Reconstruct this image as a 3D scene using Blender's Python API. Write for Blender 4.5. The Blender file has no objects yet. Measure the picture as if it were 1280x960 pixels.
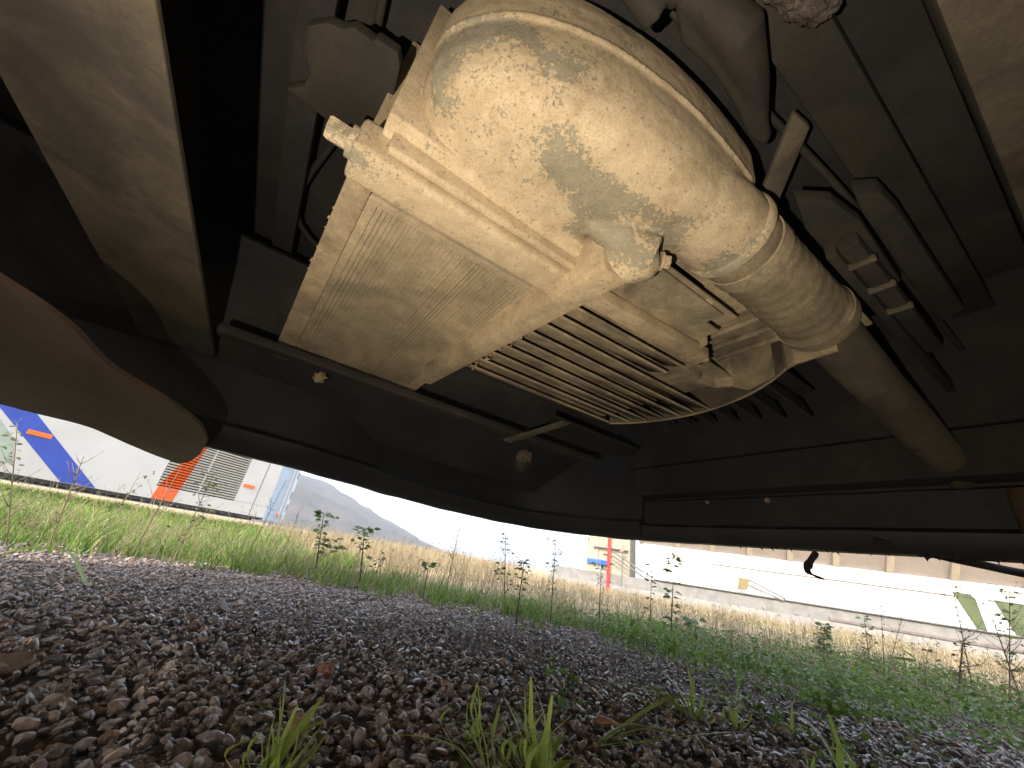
import bpy, bmesh, math, random
import numpy as np
from mathutils import Vector, Matrix, noise
sc = bpy.context.scene
COL = sc.collection
rnd = random.Random(7)
nr = np.random.default_rng(11)
R = math.radians
# ------------------------------------------------------------------ camera
CAM = Vector((0, 0, .20)); PITCH = R(24.8); ROLL = R(9.4); FPX = 480.0
fw = Vector((0, math.cos(PITCH), math.sin(PITCH)))
up0 = Vector((0, -math.sin(PITCH), math.cos(PITCH))); r0 = Vector((1, 0, 0))
rt = math.cos(ROLL)*r0 + math.sin(ROLL)*up0
up = math.cos(ROLL)*up0 - math.sin(ROLL)*r0
cd = bpy.data.cameras.new('camera'); cam = bpy.data.objects.new('camera', cd); COL.objects.link(cam)
cam.matrix_world = Matrix(((rt.x, up.x, -fw.x, CAM.x), (rt.y, up.y, -fw.y, CAM.y), (rt.z, up.z, -fw.z, CAM.z), (0, 0, 0, 1)))
cd.sensor_width = 36; cd.lens = FPX/1280*36; cd.clip_start = .01; cd.clip_end = 5000
sc.camera = cam
# ------------------------------------------------------------------ world, sun, torch, exposure
SUN_AZ, SUN_EL = R(-158), R(36)          # clockwise from +Y : low sun behind the parked bus
w = bpy.data.worlds.new('World'); sc.world = w; w.use_nodes = True
nt = w.node_tree; bg = nt.nodes['Background']
sky = nt.nodes.new('ShaderNodeTexSky'); sky.sky_type = 'NISHITA'; sky.sun_disc = False
sky.sun_elevation = SUN_EL; sky.sun_rotation = SUN_AZ
sky.air_density = 1.0; sky.dust_density = 4.0; sky.ozone_density = 1.0
# the bright milky haze that covers the whole sky in the photograph, added to the clear-sky colour
tc = nt.nodes.new('ShaderNodeTexCoord'); cn = nt.nodes.new('ShaderNodeTexNoise'); cn.inputs['Scale'].default_value = 1.6; cn.inputs['Detail'].default_value = 6
nt.links.new(tc.outputs['Generated'], cn.inputs['Vector']); cr = nt.nodes.new('ShaderNodeValToRGB')
cr.color_ramp.elements[0].position = .3; cr.color_ramp.elements[0].color = (2.7, 2.75, 2.9, 1); cr.color_ramp.elements[1].position = .7; cr.color_ramp.elements[1].color = (3.7, 3.7, 3.7, 1)
nt.links.new(cn.outputs['Fac'], cr.inputs[0]); ad = nt.nodes.new('ShaderNodeMix'); ad.data_type = 'RGBA'; ad.blend_type = 'ADD'; ad.inputs[0].default_value = 1
nt.links.new(sky.outputs[0], ad.inputs[6]); nt.links.new(cr.outputs[0], ad.inputs[7]); nt.links.new(ad.outputs[2], bg.inputs[0]); bg.inputs[1].default_value = .15
sd = bpy.data.lights.new('sun', 'SUN'); sd.energy = 2.1; sd.angle = R(.5); sd.color = (1, .94, .85)
so = bpy.data.objects.new('sun', sd); COL.objects.link(so)
sdir = Vector((math.sin(SUN_AZ)*math.cos(SUN_EL), math.cos(SUN_AZ)*math.cos(SUN_EL), math.sin(SUN_EL)))
so.rotation_euler = sdir.to_track_quat('Z', 'Y').to_euler(); so.location = sdir*20
# the torch held beside the phone: it is what lights the dusty castings in the photograph
ld = bpy.data.lights.new('hand_torch', 'SPOT'); ld.energy = 13.5; ld.color = (1, .885, .70)
ld.spot_size = R(125); ld.spot_blend = 1; ld.shadow_soft_size = .004
lo = bpy.data.objects.new('hand_torch', ld); COL.objects.link(lo)
lo.location = Vector((-.12, -.06, .06))
lo.rotation_euler = (-(Vector((-.02, .30, .64))-lo.location)).to_track_quat('Z', 'Y').to_euler()
sc.view_settings.view_transform = 'Standard'; sc.view_settings.look = 'None'
sc.view_settings.exposure = 1.35; sc.view_settings.gamma = 1
sc.cycles.use_denoising = True; sc.cycles.max_bounces = 8; sc.cycles.diffuse_bounces = 5

# ------------------------------------------------------------------ helpers
E1 = Vector((math.sin(R(60)), math.cos(R(60)), 0)); E2 = Vector((-E1.y, E1.x, 0))
def V(a, b, z): return E1*a + E2*b + Vector((0, 0, z))       # vehicle frame -> world
def ray(u, v): return fw + rt*((u-640)/FPX) - up*((v-480)/FPX)
def G(u, v, z=0.0):                                          # where a line of sight meets the level z
    d = ray(u, v); return CAM + d*((z-CAM.z)/d.z)
def far(u, dist, z=0.0):                                     # bearing of a picture column at the horizon
    d = ray(u, 705+(u-640)*.1655); h = Vector((d.x, d.y, 0)).normalized(); return CAM*0 + h*dist + Vector((0, 0, z))
def tag(o, label=None, cat=None, group=None, kind=None):
    for k, v in (('label', label), ('category', cat), ('group', group), ('kind', kind)):
        if v: o[k] = v
    return o
def empty(name, loc=(0, 0, 0), rz=0):
    o = bpy.data.objects.new(name, None); COL.objects.link(o); o.location = loc; o.rotation_euler[2] = rz
    o.empty_display_size = .1; return o
def obj(name, me, mat=None, parent=None, smooth=None):
    if isinstance(me, bmesh.types.BMesh):
        bm = me; me = bpy.data.meshes.new(name); bm.normal_update(); bm.to_mesh(me); bm.free()
    o = bpy.data.objects.new(name, me); COL.objects.link(o)
    if mat:
        if len(me.materials): me.materials.clear()
        for m in (mat if isinstance(mat, (list, tuple)) else [mat]): me.materials.append(m)
    if parent:
        o.parent = parent
    if smooth is not None:
        me.polygons.foreach_set('use_smooth', [True]*len(me.polygons))
        if smooth < 180:
            try: me.set_sharp_from_angle(angle=R(smooth))
            except Exception: pass
    return o
def npmesh(name, verts, faces_flat, loop_tot, mat, smooth=False, parent=None):
    me = bpy.data.meshes.new(name); verts = np.asarray(verts, np.float32)
    me.vertices.add(len(verts)); me.vertices.foreach_set('co', verts.ravel())
    me.loops.add(len(faces_flat)); me.loops.foreach_set('vertex_index', np.asarray(faces_flat, np.int32))
    lt = np.asarray(loop_tot, np.int32); ls = np.concatenate(([0], np.cumsum(lt)[:-1])).astype(np.int32)
    me.polygons.add(len(lt)); me.polygons.foreach_set('loop_start', ls); me.polygons.foreach_set('loop_total', lt)
    me.polygons.foreach_set('use_smooth', [smooth]*len(lt))
    me.update(calc_edges=True); me.validate()
    return obj(name, me, mat, parent)
def bevel(bm, w, seg=2):
    if w > 0: bmesh.ops.bevel(bm, geom=list(bm.edges), offset=w, segments=seg, profile=.6, affect='EDGES', clamp_overlap=True)
    return bm
def hexa(P8, bw=0, bm=None):                                 # 4 bottom corners then 4 top corners
    b = bmesh.new(); vs = [b.verts.new(p) for p in P8]
    for f in ((3, 2, 1, 0), (4, 5, 6, 7), (0, 1, 5, 4), (1, 2, 6, 5), (2, 3, 7, 6), (3, 0, 4, 7)): b.faces.new([vs[i] for i in f])
    bmesh.ops.recalc_face_normals(b, faces=list(b.faces)); bevel(b, bw)
    return merge(bm, b)
def merge(bm, b):
    if bm is None: return b
    me = bpy.data.meshes.new('tmp'); b.to_mesh(me); b.free(); bm.from_mesh(me); bpy.data.meshes.remove(me); return bm
def vbox(a0, a1, b0, b1, z0, z1, bw=.003, bm=None, dz=0, fr=V):
    return hexa([fr(a0, b0, z0), fr(a1, b0, z0+dz), fr(a1, b1, z0+dz), fr(a0, b1, z0), fr(a0, b0, z1), fr(a1, b0, z1+dz), fr(a1, b1, z1+dz), fr(a0, b1, z1)], bw, bm)
def box(c, s, bw=0, bm=None, rz=0):
    m = Matrix.Translation(c) @ Matrix.Rotation(rz, 4, 'Z')
    h = [x/2 for x in s]
    return hexa([m @ Vector((x*h[0], y*h[1], z*h[2])) for z in (-1, 1) for x, y in ((-1, -1), (1, -1), (1, 1), (-1, 1))], bw, bm)
def prism(pts, z0, z1, bw=0, bm=None, fr=V, seg=2):          # outline in the vehicle plane, extruded up
    b = bmesh.new(); lo_ = [b.verts.new(fr(p[0], p[1], z0)) for p in pts]; hi = [b.verts.new(fr(p[0], p[1], z1)) for p in pts]
    n = len(pts); b.faces.new(lo_[::-1]); b.faces.new(hi)
    for i in range(n): b.faces.new([lo_[i], lo_[(i+1) % n], hi[(i+1) % n], hi[i]])
    bmesh.ops.recalc_face_normals(b, faces=list(b.faces)); bevel(b, bw, seg)
    return merge(bm, b)
def tube(path, rad, n=16, bm=None, caps=True):
    b = bmesh.new(); path = [Vector(p) for p in path]; rings = []
    t0 = (path[1]-path[0]).normalized(); nv = t0.orthogonal().normalized()
    for i, p in enumerate(path):
        t = (path[min(i+1, len(path)-1)]-path[max(i-1, 0)]).normalized()
        nv = (nv - t*nv.dot(t)).normalized(); bv = t.cross(nv)
        r = rad[i] if isinstance(rad, (list, tuple)) else rad
        rings.append([b.verts.new(p + (nv*math.cos(k*2*math.pi/n)+bv*math.sin(k*2*math.pi/n))*r) for k in range(n)])
    for i in range(len(rings)-1):
        for k in range(n): b.faces.new([rings[i][k], rings[i][(k+1) % n], rings[i+1][(k+1) % n], rings[i+1][k]])
    if caps: b.faces.new(rings[0][::-1]); b.faces.new(rings[-1])
    bmesh.ops.recalc_face_normals(b, faces=list(b.faces))
    return merge(bm, b)
def spline(pts, n):
    pts = [Vector(p) for p in pts]; out = []
    for i in range(len(pts)-1):
        p0, p1, p2, p3 = pts[max(i-1, 0)], pts[i], pts[i+1], pts[min(i+2, len(pts)-1)]
        for k in range(n):
            t = k/n
            out.append(.5*((2*p1)+(-p0+p2)*t+(2*p0-5*p1+4*p2-p3)*t*t+(-p0+3*p1-3*p2+p3)*t**3))
    out.append(pts[-1]); return out
def hexbolt(c, axis, r, h, bm=None, washer=True):
    axis = Vector(axis).normalized(); c = Vector(c)
    if washer: bm = tube([c, c+axis*h*.25], r*1.35, 16, bm)
    return tube([c+axis*h*.2, c+axis*h*.92, c+axis*h], [r, r, r*.88], 6, bm)
def rough(o, amp, freq, seed=0, fine=0):                     # gentle dents so that no sheet is perfectly flat
    me = o.data; k = Vector((seed*3.1, seed*1.7, seed))
    for v in me.vertices:
        p = v.co*freq+k; v.co += Vector((noise.noise(p), noise.noise(p+Vector((9, 0, 0))), noise.noise(p+Vector((0, 9, 0)))))*amp
    return o

# ------------------------------------------------------------------ materials
def nodes(name):
    m = bpy.data.materials.new(name); m.use_nodes = True; t = m.node_tree
    return m, t, t.nodes['Principled BSDF'], t.nodes.new, t.links.new
def noisenode(t, co, scale, detail=6, rough_=.6, dist=0):
    n = t.nodes.new('ShaderNodeTexNoise'); n.inputs['Scale'].default_value = scale; n.inputs['Detail'].default_value = detail
    n.inputs['Roughness'].default_value = rough_; n.inputs['Distortion'].default_value = dist
    t.links.new(co, n.inputs['Vector']); return n.outputs['Fac']
def ramp(t, fac, stops, const=False):
    r = t.nodes.new('ShaderNodeValToRGB'); e = r.color_ramp.elements
    if const: r.color_ramp.interpolation = 'CONSTANT'
    while len(e) < len(stops): e.new(.5)
    for el, (p, c) in zip(e, stops): el.position = p; el.color = (*c, 1) if len(c) == 3 else c
    t.links.new(fac, r.inputs[0]); return r.outputs[0]
def mixc(t, fac, a, b, mode='MIX'):
    m = t.nodes.new('ShaderNodeMix'); m.data_type = 'RGBA'; m.blend_type = mode
    for s, v in ((m.inputs[0], fac), (m.inputs[6], a), (m.inputs[7], b)):
        if isinstance(v, (int, float)): s.default_value = v
        elif isinstance(v, tuple): s.default_value = (*v, 1)
        else: t.links.new(v, s)
    return m.outputs[2]
def bumpn(t, bs, h, strength, dist=.002):
    b = t.nodes.new('ShaderNodeBump'); b.inputs['Strength'].default_value = strength; b.inputs['Distance'].default_value = dist
    t.links.new(h, b.inputs['Height']); t.links.new(b.outputs[0], bs.inputs['Normal'])
def dusty(name, base, dust, scale=9, lo=.42, hi=.62, r=.8, speck=None, bump=.5, grain=180, metal=0, stain=None):
    """metal or rubber under dried road dust: big soft patches, a crusty edge, fine grain"""
    m, t, bs, N, L = nodes(name); co = N('ShaderNodeTexCoord').outputs['Object']
    big = noisenode(t, co, scale, 8, .62, .6)
    mid = noisenode(t, co, scale*6, 6, .7)
    fine = noisenode(t, co, grain, 4, .7)
    c = mixc(t, ramp(t, big, [(lo, (0, 0, 0)), (hi, (1, 1, 1))]), base, dust)
    c = mixc(t, .55, c, ramp(t, mid, [(.25, (.55, .53, .50)), (.7, (1.25, 1.22, 1.18))]), 'MULTIPLY')
    c = mixc(t, .35, c, ramp(t, fine, [(.3, (.45, .42, .40)), (.6, (1.15, 1.15, 1.15))]), 'MULTIPLY')
    if stain:
        c = mixc(t, ramp(t, noisenode(t, co, scale*.8, 3, .5, 1.5), [(.55, (0, 0, 0)), (.68, (.8, .8, .8))]), c, stain)
    if speck:
        vo = N('ShaderNodeTexVoronoi'); vo.inputs['Scale'].default_value = 90; L(co, vo.inputs['Vector'])
        c = mixc(t, ramp(t, vo.outputs['Distance'], [(.10, (1, 1, 1)), (.16, (0, 0, 0))]), c, speck)
    L(c, bs.inputs['Base Color']); bs.inputs['Roughness'].default_value = r; bs.inputs['Metallic'].default_value = metal
    ma = N('ShaderNodeMath'); ma.operation = 'MULTIPLY_ADD'; L(mid, ma.inputs[0]); ma.inputs[1].default_value = 2.2; L(fine, ma.inputs[2])
    bumpn(t, bs, ma.outputs[0], bump, .0012)
    return m
def plain(name, c, r=.5, var=.12, scale=6, metal=0, bump=.1):
    m, t, bs, N, L = nodes(name); co = N('ShaderNodeTexCoord').outputs['Object']
    n = noisenode(t, co, scale, 7, .65)
    c2 = mixc(t, 1.0, c, ramp(t, n, [(.25, (1-var*2,)*3), (.75, (1+var*.6,)*3)]), 'MULTIPLY')
    L(c2, bs.inputs['Base Color']); bs.inputs['Roughness'].default_value = r; bs.inputs['Metallic'].default_value = metal
    bumpn(t, bs, n, bump, .01); return m
def leafmat(name, stops, r=.5, trans=.35):
    m, t, bs, N, L = nodes(name); g = N('ShaderNodeNewGeometry')
    c = ramp(t, g.outputs['Random Per Island'], stops)
    co = N('ShaderNodeTexCoord').outputs['Object']
    c = mixc(t, .5, c, ramp(t, noisenode(t, co, 2.5, 3), [(.3, (.6, .62, .5)), (.7, (1.25, 1.2, 1.1))]), 'MULTIPLY')
    L(c, bs.inputs['Base Color']); bs.inputs['Roughness'].default_value = r
    tr = N('ShaderNodeBsdfTranslucent'); L(c, tr.inputs[0]); mx = N('ShaderNodeMixShader'); mx.inputs[0].default_value = trans
    L(bs.outputs[0], mx.inputs[1]); L(tr.outputs[0], mx.inputs[2]); L(mx.outputs[0], t.nodes['Material Output'].inputs[0]); return m

def tankmat():
    """aluminium casting: khaki dried mud, fine pitting and bare grey patches where the crust has been scoured off"""
    m, t, bs, N, L = nodes('muddy cast aluminium'); co = N('ShaderNodeTexCoord').outputs['Object']
    mp = N('ShaderNodeMapping'); L(co, mp.inputs[0]); mp.inputs['Scale'].default_value = (1, 1.6, 1); mp.inputs['Rotation'].default_value = (0, 0, R(-30))
    big = noisenode(t, mp.outputs[0], 5.5, 3, .5, .8)
    crust = noisenode(t, co, 150, 5, .75, .4)
    mid = noisenode(t, co, 32, 7, .7, .5)
    fine = noisenode(t, co, 420, 3, .6)
    a = N('ShaderNodeMath'); a.operation = 'MULTIPLY_ADD'; L(crust, a.inputs[0]); a.inputs[1].default_value = .56; L(big, a.inputs[2])
    a2 = N('ShaderNodeMath'); a2.operation = 'MULTIPLY_ADD'; L(mid, a2.inputs[0]); a2.inputs[1].default_value = .30; L(a.outputs[0], a2.inputs[2])
    a3 = N('ShaderNodeMath'); a3.operation = 'MULTIPLY'; a3.inputs[1].default_value = .85; L(a2.outputs[0], a3.inputs[0])
    mask = ramp(t, a3.outputs[0], [(.858, (0, 0, 0)), (.885, (1, 1, 1))])
    mud = ramp(t, mid, [(.3, (.36, .27, .165)), (.5, (.47, .365, .235)), (.75, (.56, .45, .30))])
    bare = ramp(t, mid, [(.3, (.20, .175, .125)), (.7, (.33, .285, .205))])
    c = mixc(t, mask, mud, bare)
    c = mixc(t, .5, c, ramp(t, fine, [(.32, (.5, .46, .40)), (.5, (1, 1, 1)), (.8, (1.1, 1.1, 1.1))]), 'MULTIPLY')
    vo = N('ShaderNodeTexVoronoi'); vo.inputs['Scale'].default_value = 75; L(co, vo.inputs['Vector'])
    sp = N('ShaderNodeMath'); sp.operation = 'MULTIPLY_ADD'; L(crust, sp.inputs[0]); sp.inputs[1].default_value = -.25; L(vo.outputs['Distance'], sp.inputs[2])
    c = mixc(t, ramp(t, sp.outputs[0], [(-.05, (.6, .6, .6)), (.0, (0, 0, 0))]), c, (.17, .13, .09))
    L(c, bs.inputs['Base Color']); bs.inputs['Roughness'].default_value = .82
    h = N('ShaderNodeMath'); h.operation = 'MULTIPLY_ADD'; L(mask, h.inputs[0]); h.inputs[1].default_value = -.9; L(crust, h.inputs[2])
    bumpn(t, bs, h.outputs[0], .55, .0014); return m
M = {}
M['tank'] = tankmat()
M['mud'] = dusty('dried khaki mud on steel', (.22, .17, .11), (.44, .34, .215), 7, .3, .55, .88, speck=(.16, .12, .085))
M['core'] = dusty('mud caked cooler core', (.25, .205, .14), (.44, .35, .23), 6, .35, .6, .9)
M['louver'] = dusty('dusty grey louver', (.15, .122, .085), (.34, .27, .17), 8, .38, .6, .9)
M['rail'] = dusty('dusty brown chassis paint', (.055, .046, .034), (.125, .10, .066), 7, .35, .65, .85, stain=(.04, .03, .025))
M['dark'] = dusty('sooty black underside', (.020, .0185, .019), (.050, .041, .034), 3.5, .45, .75, .85)
M['rubber'] = dusty('dusty black rubber', (.020, .017, .014), (.052, .041, .029), 5, .4, .8, .8)
M['hose'] = dusty('dusty silicone hose', (.20, .16, .105), (.38, .30, .19), 11, .4, .7, .75)
M['clamp'] = dusty('dusty steel band', (.26, .21, .15), (.40, .32, .21), 16, .4, .6, .6)
M['guard'] = dusty('brown dusted plastic guard', (.075, .046, .034), (.13, .085, .06), 5, .3, .8, .7)
M['skirt'] = dusty('black painted skirt', (.026, .026, .031), (.055, .046, .041), 2.5, .5, .85, .5)
M['rust'] = dusty('flaking rust', (.05, .032, .024), (.17, .135, .115), 30, .4, .6, .95, bump=1)
M['fluff'] = dusty('clotted dusty grass', (.12, .09, .06), (.25, .2, .14), 40, .3, .7, 1)

# ================================================================== THE PLACE
# terrain
def hgt(x, y):
    r = math.hypot(x, y); az = math.degrees(math.atan2(x, y))
    s = min(1, max(0, (r-5)/24)); s = s*s*(3-2*s); k = min(1, max(0, (az+4)/22)) if az < 150 else 0
    return -1.25*s*k + (.02*noise.noise(Vector((x*.8, y*.8, 0)))*min(1, max(0, (r-2.5)/3)))
def terrain():
    rs = [0, .2, .4, .7, 1, 1.4, 1.8, 2.2, 2.7, 3.3, 4, 5, 6, 7.5, 9, 11, 14, 18, 23, 29, 36, 45, 60, 90, 150, 260, 450, 900, 2000]
    n = 180; bm = bmesh.new(); prev = None; c = bm.verts.new((0, 0, 0))
    for r in rs[1:]:
        ring = []
        for k in range(n):
            a = k*2*math.pi/n; x, y = r*math.sin(a), r*math.cos(a); ring.append(bm.verts.new((x, y, hgt(x, y))))
        for k in range(n):
            if prev is None: bm.faces.new([c, ring[(k+1) % n], ring[k]])
            else: bm.faces.new([prev[k], prev[(k+1) % n], ring[(k+1) % n], ring[k]])
        prev = ring
    bmesh.ops.recalc_face_normals(bm, faces=list(bm.faces)); return bm
m, t, bs, N, L = nodes('earth and dry field'); co = N('ShaderNodeTexCoord').outputs['Object']
ln = N('ShaderNodeVectorMath'); ln.operation = 'LENGTH'; L(co, ln.inputs[0])
n1 = noisenode(t, co, .35, 6, .6, .5); n2 = noisenode(t, co, 14, 6, .7)
fld = ramp(t, n1, [(.3, (.22, .21, .07)), (.45, (.36, .27, .13)), (.6, (.44, .32, .17)), (.75, (.28, .25, .10))])
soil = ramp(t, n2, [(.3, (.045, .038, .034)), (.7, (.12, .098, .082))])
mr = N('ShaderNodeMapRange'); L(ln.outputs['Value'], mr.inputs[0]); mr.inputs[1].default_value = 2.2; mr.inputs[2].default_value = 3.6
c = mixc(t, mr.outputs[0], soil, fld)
c = mixc(t, .4, c, ramp(t, n2, [(.3, (.6, .6, .6)), (.7, (1.2, 1.2, 1.2))]), 'MULTIPLY')
L(c, bs.inputs['Base Color']); bs.inputs['Roughness'].default_value = .95; bumpn(t, bs, n2, .5, .02)
M['earth'] = m
tag(obj('ground', terrain(), M['earth'], smooth=180), kind='structure')

# the hill
def hill():
    tab = [(-75, 5), (-62, 7.2), (-52, 8), (-42, 7.4), (-34, 6.9), (-28, 6.9), (-25, 6.4), (-22, 5.6), (-18.8, 4.5), (-14.2, 2.9), (-9.6, 1.7), (-5, .2), (0, -.6)]
    bm = bmesh.new(); prev = None
    for i in range(0, 301):
        az = -75 + 75*i/300
        for (a0, e0), (a1, e1) in zip(tab, tab[1:]):
            if a0 <= az <= a1: el = e0+(e1-e0)*(az-a0)/(a1-a0); break
        pk = 420*math.tan(R(el)); col = []
        for j in range(15):
            q = j/14; r = 230 + 360*q; hh = pk*math.sin(min(1, q/.62)*math.pi/2)**1.2 if q < .62 else pk*(1-(q-.62)/.38*.7)
            p = Vector((math.sin(R(az))*r, math.cos(R(az))*r, 0))
            nz = noise.fractal(p*.012, 1, 2, 6)*8*min(1, hh/12+.0) + noise.noise(Vector((p.x*.06, p.y*.06, 3)))*1.1*min(1, hh/8)
            col.append(bm.verts.new((p.x, p.y, hh+nz-.8)))
        if prev:
            for j in range(14): bm.faces.new([prev[j], col[j], col[j+1], prev[j+1]])
        prev = col
    bmesh.ops.recalc_face_normals(bm, faces=list(bm.faces)); return bm
m, t, bs, N, L = nodes('scrub covered hill'); co = N('ShaderNodeTexCoord').outputs['Object']
c = ramp(t, noisenode(t, co, .03, 8, .7, .6), [(.35, (.025, .035, .02)), (.5, (.07, .062, .045)), (.65, (.11, .085, .065)), (.8, (.035, .045, .025))])
L(c, bs.inputs['Base Color']); bs.inputs['Roughness'].default_value = 1; bumpn(t, bs, noisenode(t, co, .05, 8, .7), 1, 8); M['hill'] = m
tag(obj('hill', hill(), M['hill'], smooth=180), kind='structure')

# ------------------------------------------------------------------ gravel
BND = [(-3, 1.2), (-1.46, 1.39), (-1.31, 1.64), (-.93, 1.76), (-.35, 1.74), (.15, 1.68), (.46, 1.62), (.66, 1.30), (.82, 1.08), (1.1, .98), (1.5, .88), (3, .6)]
BX = np.array([p[0] for p in BND]); BY = np.array([p[1] for p in BND])
def edge_y(x): return np.interp(x, BX, BY)
def ico_variants(sub, n, seed):
    out = []; r_ = random.Random(seed)
    for i in range(n):
        bm = bmesh.new(); bmesh.ops.create_icosphere(bm, subdivisions=sub, radius=1)
        cuts = [(Vector((r_.gauss(0, 1), r_.gauss(0, 1), r_.gauss(0, 1))).normalized(), r_.uniform(.38, .7)) for _ in range(11)]
        for v in bm.verts:
            v.co *= 1 + .1*noise.noise(v.co*1.5+Vector((i*7, 0, 0)))
            for nn, d in cuts:
                q = v.co.dot(nn)
                if q > d: v.co -= nn*(q-d)*.93
        bmesh.ops.triangulate(bm, faces=list(bm.faces))
        vs = np.array([v.co[:] for v in bm.verts]); fs = np.array([[v.index for v in f.verts] for f in bm.faces]); bm.free()
        out.append((vs, fs))
    return out
def rotmats(n):
    q = nr.normal(size=(n, 4)); q /= np.linalg.norm(q, axis=1)[:, None]; a, b, c_, d = q.T
    return np.stack([np.stack([1-2*(c_*c_+d*d), 2*(b*c_-a*d), 2*(b*d+a*c_)], -1), np.stack([2*(b*c_+a*d), 1-2*(b*b+d*d), 2*(c_*d-a*b)], -1), np.stack([2*(b*d-a*c_), 2*(c_*d+a*b), 1-2*(b*b+c_*c_)], -1)], -2)
def scatter_stones(xy, size, variants, zoff):
    zoff = zoff+np.array([.007*noise.noise(Vector((x*5, y*5, 1))) for x, y in xy])+.003
    V_, F_ = [], []; base = 0; n = len(xy); R_ = rotmats(n); which = nr.integers(0, len(variants), n)
    asp = np.stack([nr.uniform(.8, 1.35, n), nr.uniform(.6, 1.1, n), nr.uniform(.4, .8, n)], -1)
    for k, (vs, fs) in enumerate(variants):
        idx = np.where(which == k)[0]
        if not len(idx): continue
        p = vs[None]*asp[idx][:, None]; p = np.einsum('nij,nvj->nvi', R_[idx], p)*(size[idx]/2)[:, None, None]
        p[:, :, 2] *= .8; p[:, :, 0] += xy[idx, 0][:, None]; p[:, :, 1] += xy[idx, 1][:, None]; p[:, :, 2] += zoff[idx][:, None]
        V_.append(p.reshape(-1, 3)); F_.append((fs[None]+(base+np.arange(len(idx))*len(vs))[:, None, None]).reshape(-1, 3)); base += len(idx)*len(vs)
    return np.concatenate(V_), np.concatenate(F_)
m, t, bs, N, L = nodes('crushed gravel'); g = N('ShaderNodeNewGeometry'); co = N('ShaderNodeTexCoord').outputs['Object']
c = ramp(t, g.outputs['Random Per Island'], [(0, (.12, .103, .098)), (.25, (.20, .168, .155)), (.5, (.29, .235, .20)), (.7, (.225, .187, .172)), (.84, (.30, .23, .185)), (.93, (.31, .225, .17)), (.965, (.37, .21, .125)), (1, (.46, .44, .41))])
fn = noisenode(t, co, 160, 6, .7)
c = mixc(t, .75, c, ramp(t, fn, [(.3, (.6, .57, .57)), (.5, (1.1, 1.08, 1.06)), (.75, (1.6, 1.5, 1.4))]), 'MULTIPLY')
L(c, bs.inputs['Base Color'])
rr = N('ShaderNodeMapRange'); L(noisenode(t, co, 30, 3), rr.inputs[0]); rr.inputs[3].default_value = .12; rr.inputs[4].default_value = .42; L(rr.outputs[0], bs.inputs['Roughness'])
bs.inputs['IOR'].default_value = 1.55; bumpn(t, bs, fn, .5, .002); M['gravel'] = m
def gravel():
    near, small = ico_variants(2, 14, 3), ico_variants(1, 14, 5)
    def pts(n, x0, x1, y0, y1): return np.stack([nr.uniform(x0, x1, n), nr.uniform(y0, y1, n)], -1)
    # near field: bigger faces
    p = pts(14500, -1.05, 1.3, .30, 1.0)
    s = np.clip(nr.lognormal(math.log(.0128), .36, len(p)), .007, .032); z = nr.uniform(-.003, .010, len(p))
    v, f = scatter_stones(p, s, near, z)
    tag(npmesh('gravel', v, f.ravel(), [3]*len(f), M['gravel']), kind='stuff')
    p = np.concatenate([pts(38000, -2.3, 1.9, 1.0, 2.25), pts(9000, -1.6, 2.2, -.3, 1.05), pts(6000, -3.2, 3, .3, 2.6)])
    d = p[:, 1]-edge_y(p[:, 0]); keep = nr.uniform(size=len(p)) > np.clip((d+.05)/.45, 0, .93)
    p = p[keep]; s = np.clip(nr.lognormal(math.log(.0120), .32, len(p)), .006, .028); z = nr.uniform(-.005, .006, len(p))
    v, f = scatter_stones(p, s, small, z)
    tag(npmesh('gravel', v, f.ravel(), [3]*len(f), M['gravel']), kind='stuff')
    p = pts(9000, -1.2, 1.5, .28, 1.4); s = np.clip(nr.lognormal(math.log(.010), .35, len(p)), .004, .016)
    v, f = scatter_stones(p, s, ico_variants(1, 8, 9), nr.uniform(-.002, .009, len(p)))
    tag(npmesh('gravel', v, f.ravel(), [3]*len(f), M['gravel']), kind='stuff')
gravel()

# ------------------------------------------------------------------ grass
def blades(xy, z0, h, w_, lean, seg=3, seed=0, dirs=None):
    n = len(xy); g_ = np.random.default_rng(seed); a = g_.uniform(0, 2*np.pi, n) if dirs is None else dirs
    dx, dy = np.cos(a), np.sin(a); fx = g_.uniform(0, 2*np.pi, n); wx, wy = np.cos(fx), np.sin(fx)
    L_ = []
    for i in range(seg+1):
        t_ = i/seg; out = lean*h*t_**1.8; zz = z0+h*(t_-.35*lean*t_**2.2)
        cx, cy = xy[:, 0]+dx*out, xy[:, 1]+dy*out; ww = w_*(1-t_)**.6*.5 if i < seg else 0*w_
        if i < seg: L_ += [np.stack([cx-wx*ww, cy-wy*ww, zz], -1), np.stack([cx+wx*ww, cy+wy*ww, zz], -1)]
        else: L_ += [np.stack([cx, cy, zz], -1)]
    vs = np.stack(L_, 1); nv = vs.shape[1]; base = (np.arange(n)*nv)[:, None]
    quads = np.concatenate([base+np.array([[2*i, 2*i+1, 2*i+3, 2*i+2]]) for i in range(seg-1)], 0) if seg > 1 else np.zeros((0, 4), int)
    tris = base+np.array([[2*seg-2, 2*seg-1, 2*seg]])
    return vs.reshape(-1, 3), np.concatenate([quads.ravel(), tris.ravel()]), [4]*len(quads)+[3]*len(tris)
M['grass'] = leafmat('fresh grass', [(0, (.07, .14, .025)), (.4, (.13, .25, .04)), (.75, (.21, .34, .06)), (.93, (.33, .37, .10)), (1, (.42, .35, .17))])
M['dry'] = leafmat('bleached dry grass', [(0, (.27, .21, .13)), (.4, (.40, .31, .21)), (.75, (.46, .39, .26)), (.92, (.33, .34, .17)), (1, (.20, .17, .11))], .7, .3)
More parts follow.
